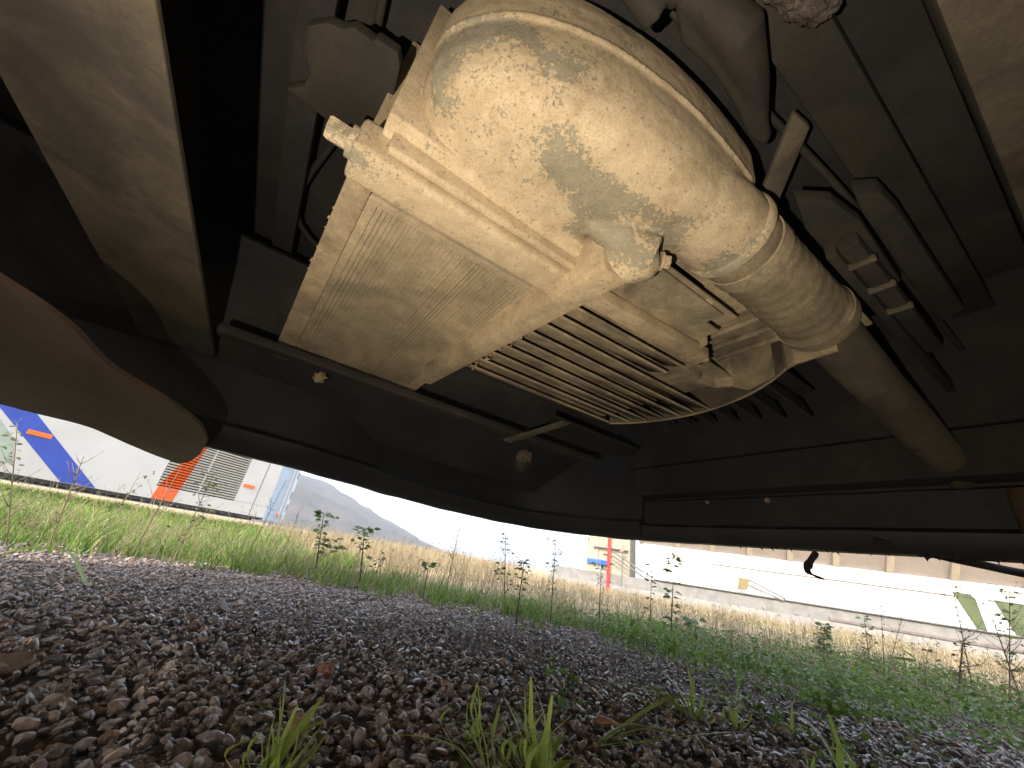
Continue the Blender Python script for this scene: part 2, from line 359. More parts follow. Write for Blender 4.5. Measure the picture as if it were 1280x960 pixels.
M['leaf'] = leafmat('weed leaves', [(0, (.08, .13, .05)), (.5, (.14, .21, .07)), (1, (.26, .31, .12))])
M['dleaf'] = leafmat('withered leaves', [(0, (.06, .04, .03)), (.6, (.13, .08, .05)), (1, (.22, .15, .08))])
M['clover'] = leafmat('clover leaves', [(0, (.07, .13, .03)), (.5, (.14, .23, .045)), (1, (.24, .34, .08))])
M['stalk'] = leafmat('dry stalks', [(0, (.18, .135, .09)), (.6, (.30, .23, .15)), (1, (.40, .33, .22))], .7, .1)
def clumps(n, k, x0, x1, y0, y1, spread, test=None):
    c_ = np.stack([nr.uniform(x0, x1, n), nr.uniform(y0, y1, n)], -1)
    if test is not None: c_ = c_[test(c_)]
    p = np.repeat(c_, k, 0) + nr.normal(size=(len(c_)*k, 2))*spread; return p
def hz(p): return np.array([hgt(x, y) for x, y in p])
def grassfield():
    # green verge just outside the bus
    t1 = lambda c_: (c_[:, 1]-edge_y(c_[:, 0]) > nr.uniform(-.05, .35, len(c_))**1) & (c_[:, 1]-edge_y(c_[:, 0]) < np.where(c_[:, 0] < -.9, 2.0, .75))
    p = clumps(5200, 13, -3.6, 3.4, .8, 3.6, .022, t1)
    k = np.clip(1-(p[:, 0]-.2)*.45, .45, 1)
    cl_ = np.array([.55+.9*max(0, noise.noise(Vector((x*3.5, y*3.5, 2)))+.35) for x, y in p])
    h = nr.uniform(.05, .15, len(p))*k*cl_*(.65+.5*np.clip((p[:, 1]-edge_y(p[:, 0])), 0, 1)); v, f, l = blades(p, hz(p)-.004, h, nr.uniform(.003, .0065, len(p)), nr.uniform(.2, 1.0, len(p)), 3, 1)
    tag(npmesh('green_grass', v, f, l, M['grass']), kind='stuff')
    # yellow-green meadow further out
    p = clumps(4200, 12, -16, 2, 1.6, 11, .07, lambda c_: (np.hypot(c_[:, 0], c_[:, 1]) > 3.1) & (np.degrees(np.arctan2(c_[:, 0], c_[:, 1])) < -24))
    v, f, l = blades(p, hz(p)-.01, nr.uniform(.08, .24, len(p)), nr.uniform(.006, .013, len(p)), nr.uniform(.2, .9, len(p)), 2, 2)
    tag(npmesh('meadow_grass', v, f, l, M['grass']), kind='stuff')
    # dry grass, taller to the middle, low under the building
    def t2(c_):
        az = np.degrees(np.arctan2(c_[:, 0], c_[:, 1])); r = np.hypot(c_[:, 0], c_[:, 1])
        return (az > -27) & (az < 62) & (r > 2.1+nr.uniform(0, .8, len(c_)))
    p = clumps(5200, 10, -5, 11, 1.0, 11, .05, t2); az = np.degrees(np.arctan2(p[:, 0], p[:, 1])); r = np.hypot(p[:, 0], p[:, 1])
    h = nr.uniform(.10, .26, len(p))*np.where(az < 5, 1.15, .62)*np.clip(r/4.5, .7, 1.3)
    v, f, l = blades(p, hz(p)-.01, h, nr.uniform(.003, .006, len(p)), nr.uniform(.1, .8, len(p)), 3, 3)
    tag(npmesh('dry_grass', v, f, l, M['dry']), kind='stuff')
    p = clumps(800, 8, -3.4, 3.2, 1.6, 3.0, .03, t1)
    v, f, l = blades(p, hz(p), nr.uniform(.06, .20, len(p)), nr.uniform(.0012, .0024, len(p)), nr.uniform(.1, 1.1, len(p)), 3, 4)
    tag(npmesh('dry_grass', v, f, l, M['dry']), kind='stuff')
    p = clumps(4200, 8, -26, 34, 13, 34, .2, lambda c_: (np.degrees(np.arctan2(c_[:, 0], c_[:, 1])) > -20))
    v, f, l = blades(p, hz(p)-.02, nr.uniform(.15, .42, len(p)), nr.uniform(.015, .03, len(p)), nr.uniform(.1, .7, len(p)), 2, 5)
    tag(npmesh('dry_grass', v, f, l, M['dry']), kind='stuff')
grassfield()
def leafquad(bm, c, d, ln_, w_, n_=None, curl=.2):
    d = Vector(d).normalized(); s = d.cross(Vector((0, 0, 1)))
    if s.length < .1: s = Vector((1, 0, 0))
    s.normalize(); u_ = s.cross(d); c = Vector(c); ro = rnd.uniform(-1.3, 1.3); s, u_ = s*math.cos(ro)+u_*math.sin(ro), u_*math.cos(ro)-s*math.sin(ro)
    P = [c, c+d*ln_*.35+s*w_*.5+u_*ln_*.05, c+d*ln_*.75+s*w_*.38-u_*ln_*curl*.3, c+d*ln_-u_*ln_*curl, c+d*ln_*.75-s*w_*.38-u_*ln_*curl*.3, c+d*ln_*.35-s*w_*.5+u_*ln_*.05, c+d*ln_*.4-u_*ln_*.03, c+d*ln_*.75-u_*ln_*curl*.45]
    vs = [bm.verts.new(p) for p in P]
    for f in ((0, 1, 6), (1, 2, 7, 6), (2, 3, 7), (0, 6, 5), (6, 7, 4, 5), (7, 3, 4)): bm.faces.new([vs[i] for i in f])
def clover():
    bm = bmesh.new(); cnt = 0
    while cnt < 5200:
        x, y = rnd.uniform(.15, 2.4), rnd.uniform(.7, 2.3); d = y-edge_y(x)
        pr = .05 if d < -.35 else (.25 if d < -.1 else .9)
        if x < .8: pr *= (x/.8)**1.5
        if noise.noise(Vector((x*4, y*4, 5)))+pr < rnd.random()*1.1: continue
        h = rnd.uniform(.012, .05)*(1.3 if d > 0 else .7); cnt += 1
        c0 = Vector((x+rnd.gauss(0, .006), y+rnd.gauss(0, .006), h)); a = rnd.random()*6.28; s = rnd.uniform(.006, .013)
        for k in range(3): leafquad(bm, c0, (math.cos(a+k*2.1), math.sin(a+k*2.1), rnd.uniform(-.1, .5)), s, s*.95, curl=.1)
        if cnt % 2 == 0:
            b = Vector((x, y, 0)); e = c0; q = Vector((.0007, 0, 0))
            bm.faces.new([bm.verts.new(p) for p in (b-q, b+q, e+q*.6, e-q*.6)])
    return bm
tag(obj('clover', clover(), M['clover']), kind='stuff')

# ================================================================== THE BUS OVERHEAD
bus = empty('bus'); tag(bus, 'dark dusty underside of the parked bus that fills the top of the picture', 'bus')
SK = .357                                                   # lower edge of skirt and bumper
# contour of the skirt and rear bumper, in the vehicle frame
CON = [(-1.12, -1.0), (-1.15, .6), (-1.10, 1.18), (-.9, 1.28), (-.4, 1.295), (.10, 1.325), (.45, 1.47), (.75, 1.535), (.98, 1.52), (1.14, 1.42), (1.25, 1.26), (1.32, 1.02), (1.335, .7), (1.335, .2), (1.335, -.3), (1.335, -.8), (1.335, -1.3)]
def wallstrip(path, prof, bm=None, wob=0):
    """sweep a closed profile (offset inward, z) along a plan contour"""
    b = bmesh.new(); prev = None; n = len(path)
    for i, p in enumerate(path):
        a, c_ = path[max(i-1, 0)], path[min(i+1, n-1)]; tx, ty = c_[0]-a[0], c_[1]-a[1]; l = math.hypot(tx, ty); nx, ny = ty/l, -tx/l
        ring = []
        for j, (o, z) in enumerate(prof):
            jz = wob*noise.noise(Vector((p[0]*9, p[1]*9, j*3)))
            ring.append(b.verts.new(V(p[0]+nx*o, p[1]+ny*o, z+jz)))
        if prev:
            for k in range(len(prof)): b.faces.new([prev[k], prev[(k+1) % len(prof)], ring[(k+1) % len(prof)], ring[k]])
        else: b.faces.new(ring[::-1])
        prev = ring
    b.faces.new(prev); bmesh.ops.recalc_face_normals(b, faces=list(b.faces)); return merge(bm, b)
def resample(pts, n): return [(p.x, p.y) for p in spline([Vector((a, b, 0)) for a, b in pts], n)]
con = resample(CON, 8)+[(1.335, -3.0), (1.335, -6.0), (1.335, -9.0)]
kc = next(i for i, p in enumerate(con) if p[0] > 1.31)
rear = con[:kc+1]; side = con[kc:]
# profile: outer skin, rolled lip at the bottom, inner return (positive offset = inward)
LIP = [(-.03, SK+.012), (-.012, SK), (.012, SK+.002), (.03, SK+.02), (.035, SK+.055), (.015, SK+.065), (-.005, SK+.14), (-.01, .75), (-.04, .75)]
sidebm = wallstrip(side, [(-.03, SK+.012), (-.012, SK), (.014, SK+.002), (.03, SK+.02), (.034, SK+.05), (.012, SK+.062), (.008, .505), (-.004, .512), (-.004, 1.05), (-.04, 1.05)], wob=.003)
o_skirt = obj('side_skirt', sidebm, M['skirt'], bus, 40); o_skirt['label'] = 'black side skirt with a straight rolled lower lip'
rl = wallstrip(rear, [(-.03, SK+.012), (-.012, SK), (.014, SK+.002), (.035, SK+.022), (.05, SK+.06), (.03, SK+.075), (.02, .60), (.02, 1.0), (-.04, 1.0)], wob=.004)
o_bump = obj('rear_bumper', rl, M['skirt'], bus, 40); o_bump['label'] = 'black rear bumper skin curving round the corner'
# top ledge of the skirt and the longitudinal sill above it
obj('sill', vbox(1.25, 1.328, -9, 1.05, .516, .62, .004), M['dark'], bus)
obj('sill_lip', bevel(prism([(1.25, -.4), (1.322, -.4), (1.322, .13), (1.30, .12), (1.27, .02), (1.25, -.1)], .385, .50), .01, 2), M['guard'], bus, 40)
for b_, r_ in ((.969, .004), (.80, .005), (.603, .006)):
    bo = obj('bolt', hexbolt(V(1.326, b_, .496), -E1, r_, .008), M['clamp'], o_skirt, 40)
# lining panels hanging between sill, floor and bumper
obj('side_panel', rough(obj('x', vbox(1.26, 1.32, -.9, 1.10, .63, 1.06, .004)), .004, 6).data, M['dark'], bus)
bpy.data.objects.remove(bpy.data.objects['x'])
FLOOR = .98
obj('floor_pan', prism([(-1.13, -9), (1.31, -9), (1.31, 1.0), (1.1, 1.36), (.75, 1.48), (.1, 1.28), (-1.05, 1.25)], FLOOR, FLOOR+.06), M['dark'], bus)
# rear inner structure: bumper beam, bracing plate and inner slope
obj('bumper_beam', vbox(.05, 1.10, 1.20, 1.25, .66, .74, .012), M['rubber'], bus)
obj('bumper_lining', hexa([V(-1.05, 1.05, .86), V(1.20, 1.0, .80), V(1.20, 1.02, .82), V(-1.05, 1.07, .88), V(-1.05, 1.27, .52), V(1.02, 1.42, .50), V(1.02, 1.44, .52), V(-1.05, 1.29, .54)]), M['dark'], bus)
obj('lower_rail', vbox(-.20, 1.0, 1.02, 1.06, .575, .60, .008), M['rubber'], bus)
obj('lower_rail', vbox(.10, .95, .93, .96, .70, .74, .006), M['dark'], bus)
# the wide longitudinal on the left and the two darker plates beside it
o = obj('chassis_rail', bevel(vbox(-.372, -.212, -1.2, 1.24, .58, .588, 0), .0012, 1), M['rail'], bus, 40); o['label'] = 'wide dusty brown longitudinal rail'
obj('web_plate', vbox(-.39, -.376, -1.2, 1.1, .66, .98, .002), M['dark'], bus)
def gprism(px, z, th, bw=.004, seg=2):
    P = [G(u, v, z) for u, v in px]; return prism([(p.dot(E1), p.dot(E2)) for p in P], z, z+th, bw, seg=seg)
o = obj('engine_mount_plate', gprism([(384, 32), (408, 28), (428, 36), (442, 34), (466, 52), (470, 48), (497, 66), (500, 85), (482, 160), (470, 163), (462, 158), (450, 162), (438, 155), (425, 158), (402, 146), (388, 132), (372, 122), (356, 110), (378, 108), (388, 92), (380, 60)], .80, .02, .003), M['rubber'], bus, 40); o['label'] = 'ragged brown plate left of the pale tank'
obj('side_shield', vbox(-.20, -.15, .30, 1.22, .90, .92, .003), M['dark'], bus)
# brown curved guard on the lower left
def guard():
    top = [G(u, v, z) for u, v, z in ((-260, 200, .38), (0, 350, .378), (90, 410, .374), (140, 460, .370), (210, 502, .362), (248, 530, .355), (259, 552, .347))]
    bot = [G(u, v, z) for u, v, z in ((-260, 430, .352), (0, 505, .346), (100, 530, .343), (140, 546, .341), (190, 568, .339), (228, 579, .338), (250, 568, .341))]
    top = [(p.dot(E1), p.dot(E2), p.z) for p in top]; bot = [(p.dot(E1), p.dot(E2), p.z) for p in bot]
    T = spline([Vector(p) for p in top], 6); B = spline([Vector(p) for p in bot], 6); b = bmesh.new(); rows = []
    for i in range(len(T)):
        r_ = []
        for j in range(9):
            q = j/8; p = T[i].lerp(B[i], q); p.z += .003*math.sin(q*math.pi) + .002*noise.noise(p*6)
            r_.append(p)
        rows.append(r_)
    top_ = [[b.verts.new(V(p.x, p.y, p.z)) for p in r_] for r_ in rows]; up_ = [[b.verts.new(V(p.x, p.y, p.z+.007)) for p in r_] for r_ in rows]
    n, k = len(rows), 9
    for i in range(n-1):
        for j in range(k-1):
            b.faces.new([top_[i][j], top_[i][j+1], top_[i+1][j+1], top_[i+1][j]]); b.faces.new([up_[i][j], up_[i+1][j], up_[i+1][j+1], up_[i][j+1]])
    for i in range(n-1):
        b.faces.new([top_[i][0], top_[i+1][0], up_[i+1][0], up_[i][0]]); b.faces.new([top_[i][k-1], up_[i][k-1], up_[i+1][k-1], top_[i+1][k-1]])
    for j in range(k-1):
        b.faces.new([top_[0][j], up_[0][j], up_[0][j+1], top_[0][j+1]]); b.faces.new([top_[n-1][j], top_[n-1][j+1], up_[n-1][j+1], up_[n-1][j]])
    bmesh.ops.recalc_face_normals(b, faces=list(b.faces)); return b
o = obj('lower_guard', guard(), M['guard'], bus, 50); o['label'] = 'curved brown guard plate hanging at the lower left'

# ---- charge air cooler
cool = obj('charge_cooler', hexa([V(-.040, .45, .624), V(.285, .45, .624), V(.285, 1.18, .624), V(-.088, 1.18, .624), V(-.040, .45, .97), V(.285, .45, .97), V(.285, 1.18, .97), V(-.088, 1.18, .97)], .004), M['core'], bus); cool['label'] = 'mud caked flat cooler core seen from below'
obj('side_plate', hexa([V(-.0435, .43, .620), V(-.010, .43, .620), V(-.046, 1.185, .620), V(-.091, 1.185, .620), V(-.0435, .43, .95), V(-.010, .43, .95), V(-.046, 1.185, .95), V(-.091, 1.185, .95)], .003), M['mud'], cool)
obj('side_plate', vbox(.262, .292, .43, 1.17, .6205, .95, .003), M['mud'], cool)
obj('end_plate', vbox(-.04, .2615, 1.12, 1.175, .6212, .94, .003), M['core'], cool)
b = None; r2 = random.Random(3)
for i in range(36):
    a = -.001+i*.0073+r2.uniform(-.0008, .0008)
    w_ = r2.uniform(.0026, .0052); z_ = .6202+r2.uniform(0, .0012); k_ = -.034*(1-i/36)
    b = hexa([V(a, .462, z_), V(a+w_, .462, z_), V(a+w_+k_, 1.115, z_), V(a+k_, 1.115, z_), V(a, .462, .63), V(a+w_, .462, .63), V(a+w_+k_, 1.115, .63), V(a+k_, 1.115, .63)], 0, b)
tag(obj('fin', b, M['core'], cool), kind='stuff')
# header flange with through bolts
def lumpy(o, amp=.0012, f=60): return rough(o, amp, f)
fl = obj('header_flange', bevel(vbox(-.047, .298, .366, .424, .600, .655, 0), .010, 3), M['tank'], cool, 60)
obj('header_plate', bevel(vbox(-.024, .30, .335, .432, .640, .90, 0), .004, 2), M['tank'], cool, 60)
obj('header_lip', bevel(vbox(-.012, .292, .352, .3655, .612, .66, 0), .005, 2), M['tank'], cool, 60)
obj('bolt', hexbolt(V(-.044, .388, .625), -E1, .0145, .034), M['tank'], cool, 40)
# end tank: plan outline swept up, joined with outlet neck, boss and ledge, then fused into one casting
OUT = [(-.004, .345), (-.007, .298), (.010, .258), (.050, .219), (.091, .197), (.139, .181), (.204, .167), (.266, .159), (.34, .156), (.41, .158), (.445, .17), (.445, .262), (.415, .278), (.365, .284), (.325, .296), (.298, .318), (.290, .345)]
def ringpts(inset):
    P = [Vector((a, b_, 0)) for a, b_ in resample([OUT[0]]+OUT[1:], 4)]; n = len(P); out = []
    for i, p in enumerate(P):
        t_ = P[min(i+1, n-1)]-P[max(i-1, 0)]; t_.normalize(); out.append(p+Vector((-t_.y, t_.x, 0))*inset)
    cx = Vector((.18, .345, 0))
    return out
def body():
    b = bmesh.new(); P = ringpts(0); n = len(P); c_ = Vector((.20, .27, 0)); rows = []
    prof = [(.97, .83), (1.0, .80), (1.0, .745), (.985, .738), (.985, .722), (.97, .700), (.93, .680), (.87, .663), (.78, .650), (.66, .642), (.5, .637), (.3, .635)]
    for s, z in prof:
        ring = []
        for p in P:
            q = Vector((c_.x+(p.x-c_.x)*s, c_.y+(p.y-c_.y)*s, 0)); q.y = max(q.y, .13)
            if p.y > .34: q.y = .345
            zz = z + max(0, (q.x-.33))*.10*(1 if z < .72 else 0)
            ring.append(b.verts.new(V(q.x, q.y, zz)))
        rows.append(ring)
    for r0_, r1 in zip(rows, rows[1:]):
        for i in range(n): b.faces.new([r0_[i], r0_[(i+1) % n], r1[(i+1) % n], r1[i]])
    b.faces.new(rows[0]); b.faces.new(rows[-1][::-1]); bmesh.ops.recalc_face_normals(b, faces=list(b.faces))
    # outlet neck along the vehicle
    b = tube([V(.24, .235, .708), V(.34, .224, .702), V(.42, .219, .700), V(.455, .218, .700)], [.05, .062, .0655, .0655], 40, b)
    # rim bead
    b = tube([V(p.x, p.y, .735+.012*math.sin(min(1, max(0, (p.x)/.4))*math.pi)) for p in P if p.x < .43 and not (p.x > .2 and p.y > .25) and p.y < .285], .0035, 10, b)
    # boss at the right end of the flange, and its web
    b = tube([V(.262, .30, .652), V(.305, .285, .632), V(.345, .262, .618)], [.020, .028, .024], 20, b)
    b = tube([V(.296, .345, .618), V(.308, .32, .614), V(.332, .292, .612), V(.347, .270, .612), V(.354, .262, .613)], [.018, .027, .029, .024, .014], 20, b)
    # ridge between face and flange
    b = tube([V(-.006, .352, .652), V(.13, .352, .646), V(.285, .352, .642)], .014, 16, b)
    return b
ob = obj('end_tank', body(), M['tank'], bus); ob['label'] = 'rounded cast tank crusted with pale khaki mud, grey where scoured'
def fuse(o, voxel, it, fac=.5):
    md = o.modifiers.new('r', 'REMESH'); md.mode = 'VOXEL'; md.voxel_size = voxel; md.use_smooth_shade = True
    ms = o.modifiers.new('s', 'SMOOTH'); ms.factor = fac; ms.iterations = it
    dg = bpy.context.evaluated_depsgraph_get(); me = bpy.data.meshes.new_from_object(o.evaluated_get(dg))
    o.modifiers.clear(); old = o.data; me.materials.clear(); [me.materials.append(x) for x in old.materials]; o.data = me
    me.polygons.foreach_set('use_smooth', [True]*len(me.polygons)); return o
fuse(ob, .003, 5)
me_ = ob.data; nv_ = len(me_.vertices); cc = np.empty(nv_*3, np.float32); nn_ = np.empty(nv_*3, np.float32)   # sand cast surface
me_.vertices.foreach_get('co', cc); me_.vertex_normals.foreach_get('vector', nn_); cc = cc.reshape(-1, 3); nn_ = nn_.reshape(-1, 3)
dd = np.array([noise.fractal(Vector(p)*55, .8, 2.1, 4)*.00055+noise.noise(Vector(p)*12)*.0012 for p in cc]); me_.vertices.foreach_set('co', (cc+nn_*dd[:, None]).ravel().astype(np.float32)); me_.update()
obj('bolt', hexbolt(V(.355, .262, .612), E1*.8-E2*.5, .010, .014), M['mud'], ob, 40)
# casting marks, worn and unreadable: small raised pads and a parting line
b = None
for k in range(7):
    p = Vector((.262+k*.0085, .232-k*.0032, .6345)); b = vbox(p.x, p.x+.005, p.y, p.y+.007*(1+.3*(k % 2)), p.z-.0006, p.z+.004, .001, b)
obj('casting_mark', b, M['tank'], ob)
# outlet: collar, band clamp, hose, far ring
AX = lambda a, r_=0, dz=0: V(a, .218, .70+dz)
obj('outlet_rim', tube([AX(.448), AX(.452), AX(.462), AX(.466)], [.0660, .0690, .0690, .0655], 64), M['tank'], bus, 40)
hs = []
for i in range(40):
    a = .464+i*.0080; hs.append((a, .0600 + (.0025 if .474 < a < .49 else 0) + .0008*math.sin(i*1.9) + (.003 if a > .735 and a < .765 else 0)))
h_o = obj('air_hose', tube([V(a, .218+.0*a, .70-.02*max(0, a-.62)) for a, r_ in hs], [r_ for a, r_ in hs], 56), M['hose'], bus, 50); h_o['label'] = 'thick dusty air hose leaving the tank'
rough(h_o, .0014, 14, 2)
cl = obj('hose_clamp', tube([AX(.496), AX(.4965), AX(.5245), AX(.525)], [.0605, .0632, .0632, .0605], 64), M['clamp'], h_o, 40)
obj('clamp_screw', hexa([V(.496, .295, .655), V(.528, .283, .648), V(.532, .292, .644), V(.50, .303, .651), V(.496, .297, .667), V(.528, .287, .66), V(.532, .296, .656), V(.50, .305, .663)], .002), M['clamp'], h_o)
obj('hose_clamp', tube([V(.735, .218, .6978), V(.7355, .218, .6978), V(.758, .218, .6972), V(.7585, .218, .6972)], [.061, .0655, .0655, .061], 64), M['hose'], h_o, 40)
obj('sloping_tube', rough(obj('x', tube([V(a, .215-.052*(a-.75), .688-.25*(a-.75)) for a in [.75+.05*i for i in range(13)]], [.048-.0012*i for i in range(13)], 32)), .0012, 10).data, M['rail'], bus, 60); bpy.data.objects.remove(bpy.data.objects['x'])
# ---- fan shroud on the far side of the crossbar
obj('cooler_crossbar', bevel(hexa([V(.288, .30, .583), V(.333, .30, .583), V(.278, .90, .583), V(.252, .90, .583), V(.277, .30, .650), V(.338, .30, .650), V(.283, .90, .650), V(.238, .90, .650)]), .004, 2), M['mud'], bus, 40)['label'] = 'long mud coated bar between cooler and louvers'
shr = obj('fan_shroud', vbox(.31, .97, .30, .98, .74, .76, .002), M['dark'], bus); shr['label'] = 'dusty fan shroud with slanting louvers'
CX, CY, RR = .475, .555, .40
def xend(b_): return CX+math.sqrt(max(0, RR*RR-(b_-CY)**2))
o = obj('wide_louver', bevel(hexa([V(.325, .376, .612), V(.632, .358, .612), V(.632, .392, .612), V(.325, .409, .612), V(.325, .376, .635), V(.632, .358, .635), V(.632, .392, .635), V(.325, .409, .635)]), .003, 2), M['mud'], shr, 40)
for i, b_ in enumerate((.432, .472, .512, .552, .594, .638, .684, .732, .782)):
    xe = .64 if i < 2 else xend(b_)-.012
    th = .003; lean = .0425; h_ = .016
    lv = bevel(hexa([V(.325, b_, .620), V(xe, b_-.012, .620), V(xe, b_+th-.012, .620), V(.325, b_+th, .620), V(.325, b_+lean, .620+h_), V(xe, b_+lean-.012, .620+h_), V(xe, b_+lean+th-.012, .620+h_), V(.325, b_+lean+th, .620+h_)]), .001, 1)
    lv = tube([V(.325, b_, .620), V(xe, b_-.012, .620)], .0032, 8, lv)
    obj('louver', rough(obj('x', lv), .0015, 20, i).data, M['louver'], shr, 50); bpy.data.objects.remove(bpy.data.objects['x'])
obj('louver_backing', vbox(.325, .80, .40, .84, .648, .652, 0), M['louver'], shr)
arc = [V(CX+RR*math.cos(t_), CY+RR*math.sin(t_), .622) for t_ in [R(-42+i*4) for i in range(20)]]
obj('shroud_rim', tube(arc, .0028, 8), M['louver'], shr, 60)
def band(r0_, z0, z1, t0, t1, n=40):
    b = bmesh.new(); prev = None
    for i in range(n+1):
        t_ = R(t0+(t1-t0)*i/n); ring = [b.verts.new(V(CX+(r0_+dr)*math.cos(t_), CY+(r0_+dr)*math.sin(t_), z)) for dr, z in ((0, z0), (.004, z0), (.004, z1), (0, z1))]
        if prev:
            for k in range(4): b.faces.new([prev[k], prev[(k+1) % 4], ring[(k+1) % 4], ring[k]])
        else: b.faces.new(ring)
        prev = ring
    b.faces.new(prev[::-1]); bmesh.ops.recalc_face_normals(b, faces=list(b.faces)); return b
obj('shroud_wall', band(RR-.002, .622, .74, -42, 34), M['rail'], shr, 60)
for i in range(7):
    b_ = .40+i*.055
    obj('rib', bevel(hexa([V(.86, b_, .70), V(1.14-.02*i, b_-.02, .66), V(1.14-.02*i, b_-.014, .66), V(.86, b_+.006, .70), V(.86, b_+.02, .75), V(1.14-.02*i, b_, .72), V(1.14-.02*i, b_+.006, .72), V(.86, b_+.026, .75)]), .001, 1), M['rubber'], shr)
obj('rib_plate', vbox(.88, 1.18, .38, .80, .752, .76, .002), M['dark'], shr)
# folded plates between boss, hose and louvers, with slits
obj('shroud_top_plate', bevel(vbox(.54, .84, .16, .46, .700, .706, 0), .002, 1), M['louver'], shr)
for k in range(4): obj('fold', bevel(vbox(.63+.045*k, .640+.045*k, .17, .42, .688, .7005, 0), .003, 1), M['louver'], shr, 50)
pl = obj('shroud_corner_plate', vbox(.352, .56, .288, .372, .640, .643, 0), M['louver'], shr)
for b0, b1, z in ((.226, .282, .662), (.284, .318, .648), (.320, .3745, .636)):
    obj('corner_strip', bevel(vbox(.350, .60, b0, b1, z, z+.006, 0, dz=.004), .001, 1), M['louver'], shr)
zz_ = [(.606, .345), (.622, .405), (.655, .40), (.664, .425), (.715, .428), (.722, .446), (.775, .432), (.79, .40), (.825, .385), (.80, .33), (.77, .27), (.765, .20)]
for (a0, b0), (a1, b1) in zip(zz_, zz_[1:]):
    dx_, dy_ = a1-a0, b1-b0; l_ = math.hypot(dx_, dy_); nx_, ny_ = -dy_/l_*.004, dx_/l_*.004; zb = .626
    obj('folded_panel', hexa([V(a0, b0, zb), V(a1, b1, zb), V(a1+nx_, b1+ny_, zb), V(a0+nx_, b0+ny_, zb), V(a0, b0, .72), V(a1, b1, .72), V(a1+nx_, b1+ny_, .72), V(a0+nx_, b0+ny_, .72)]), M['louver'], shr)
lump = bmesh.new(); bmesh.ops.create_icosphere(lump, subdivisions=3, radius=1)
for v in lump.verts: v.co = V(.645, .395, .632)+Vector((v.co.x*.024, v.co.y*.017, v.co.z*.010))*(1+.5*noise.noise(v.co*2.4))
obj('mud_lump', lump, M['mud'], shr, 180)
def crumbs(segs, n, size, seed):
    q = random.Random(seed); vv, ff = ico_variants(1, 6, seed)[0]; b = bmesh.new()
    for i in range(n):
        (p, r_) = q.choice(segs); c_ = Vector(p).lerp(Vector(r_), q.random())+Vector((q.gauss(0, .003), q.gauss(0, .003), q.gauss(0, .0015))); s_ = size*q.uniform(.3, 1.3)
        vs = [b.verts.new(c_+Vector(x)*s_*Vector((1, 1, .6)).length/1.5) for x in vv]
        for f in ff: b.faces.new([vs[k] for k in f])
    return b
tag(obj('caked_mud', crumbs([(V(.262, .46, .623), (V(.24, 1.0, .623))), (V(-.04, .45, .622), V(-.08, 1.15, .622)), (V(.33, .41, .622), V(.60, .395, .622)), (V(.34, .44, .622), V(.34, .80, .622))], 420, .0030, 8), M['mud'], bus), kind='stuff')
# ---- dark hardware above and to the right
obj('cross_member', bevel(vbox(.12, 1.32, -.30, -.040, .80, .95, 0), .006, 2), M['rail'], bus, 40)['label'] = 'wide dusty cross member at the upper right'
obj('frame_rail', bevel(vbox(.05, 1.32, .03, .10, .90, .975, 0), .006, 2), M['rubber'], bus, 40)
obj('link_bar', bevel(hexa([V(.46, .105, .86), V(.50, .10, .86), V(.62, .24, .80), V(.58, .25, .80), V(.46, .105, .875), V(.50, .10, .875), V(.62, .24, .815), V(.58, .25, .815)]), .004, 2), M['rail'], bus, 40)
arm = prism([(.205, .125), (.235, .085), (.285, .075), (.345, .088), (.40, .118), (.455, .135), (.462, .150), (.43, .158), (.37, .146), (.31, .142), (.25, .148)], .83, .875, .01, seg=3)
arm = tube([V(.215, .115, .845), V(.30, .10, .84), V(.37, .118, .842), V(.44, .142, .848)], [.020, .030, .020, .010], 14, arm)
ao = obj('cast_arm', arm, M['rubber'], bus); fuse(ao, .004, 4); ao['label'] = 'dark cast arm beside the pale tank'
fit = tube([V(.12, .14, .86), V(.18, .122, .855), V(.22, .125, .85)], [.022, .028, .014], 16); fit = tube([V(.15, .15, .84), V(.205, .15, .838)], [.016, .019], 16, fit)
fo = obj('pipe_fitting', fit, M['rubber'], bus); fuse(fo, .004, 3)
lump = bmesh.new(); bmesh.ops.create_icosphere(lump, subdivisions=5, radius=1)
for v in lump.verts:
    n_ = noise.turbulence(v.co*5, 4, True); v.co = V(.30, .035, .885)+E1*(v.co.x*.085)+E2*(v.co.y*.030)+Vector((0, 0, v.co.z*.035))+v.co*(n_*.012)
obj('rusty_joint', lump, M['rust'], bus, 180)['label'] = 'flaking rusty joint near the top edge'
# bracket pile right of the hose
obj('bracket', bevel(prism([(.49, .135), (.53, .105), (.60, .095), (.78, .10), (.80, .14), (.56, .15)], .73, .75), .003, 2), M['rubber'], bus, 40)
obj('bracket', bevel(prism([(.575, .09), (.60, .065), (.66, .06), (1.00, .06), (1.02, .10), (.62, .095)], .765, .80), .006, 2), M['rubber'], bus, 40)
obj('bracket', bevel(vbox(.60, 1.0, .103, .128, .695, .72, 0), .004, 2), M['rubber'], bus, 40)
obj('bracket', bevel(vbox(.62, 1.25, .135, .15, .71, .74, 0), .003, 2), M['rubber'], bus, 40)
for i in range(3): obj('rib', bevel(vbox(.64+i*.08, .648+i*.08, .098, .133, .688, .70, 0), .002, 1), M['rail'], bus)
obj('cable', tube(spline([V(.15, .16, .93), V(.4, .14, .90), V(.7, .115, .87), V(1.0, .12, .88), V(1.3, .1, .8)], 8), .006, 8), M['rubber'], bus, 180)
obj('cable', tube(spline([V(-.25, .1, .95), V(-.12, .3, .94), V(-.10, .6, .95), V(-.15, 1.0, .93), V(.2, 1.15, .9)], 8), .007, 8), M['rubber'], bus, 180)
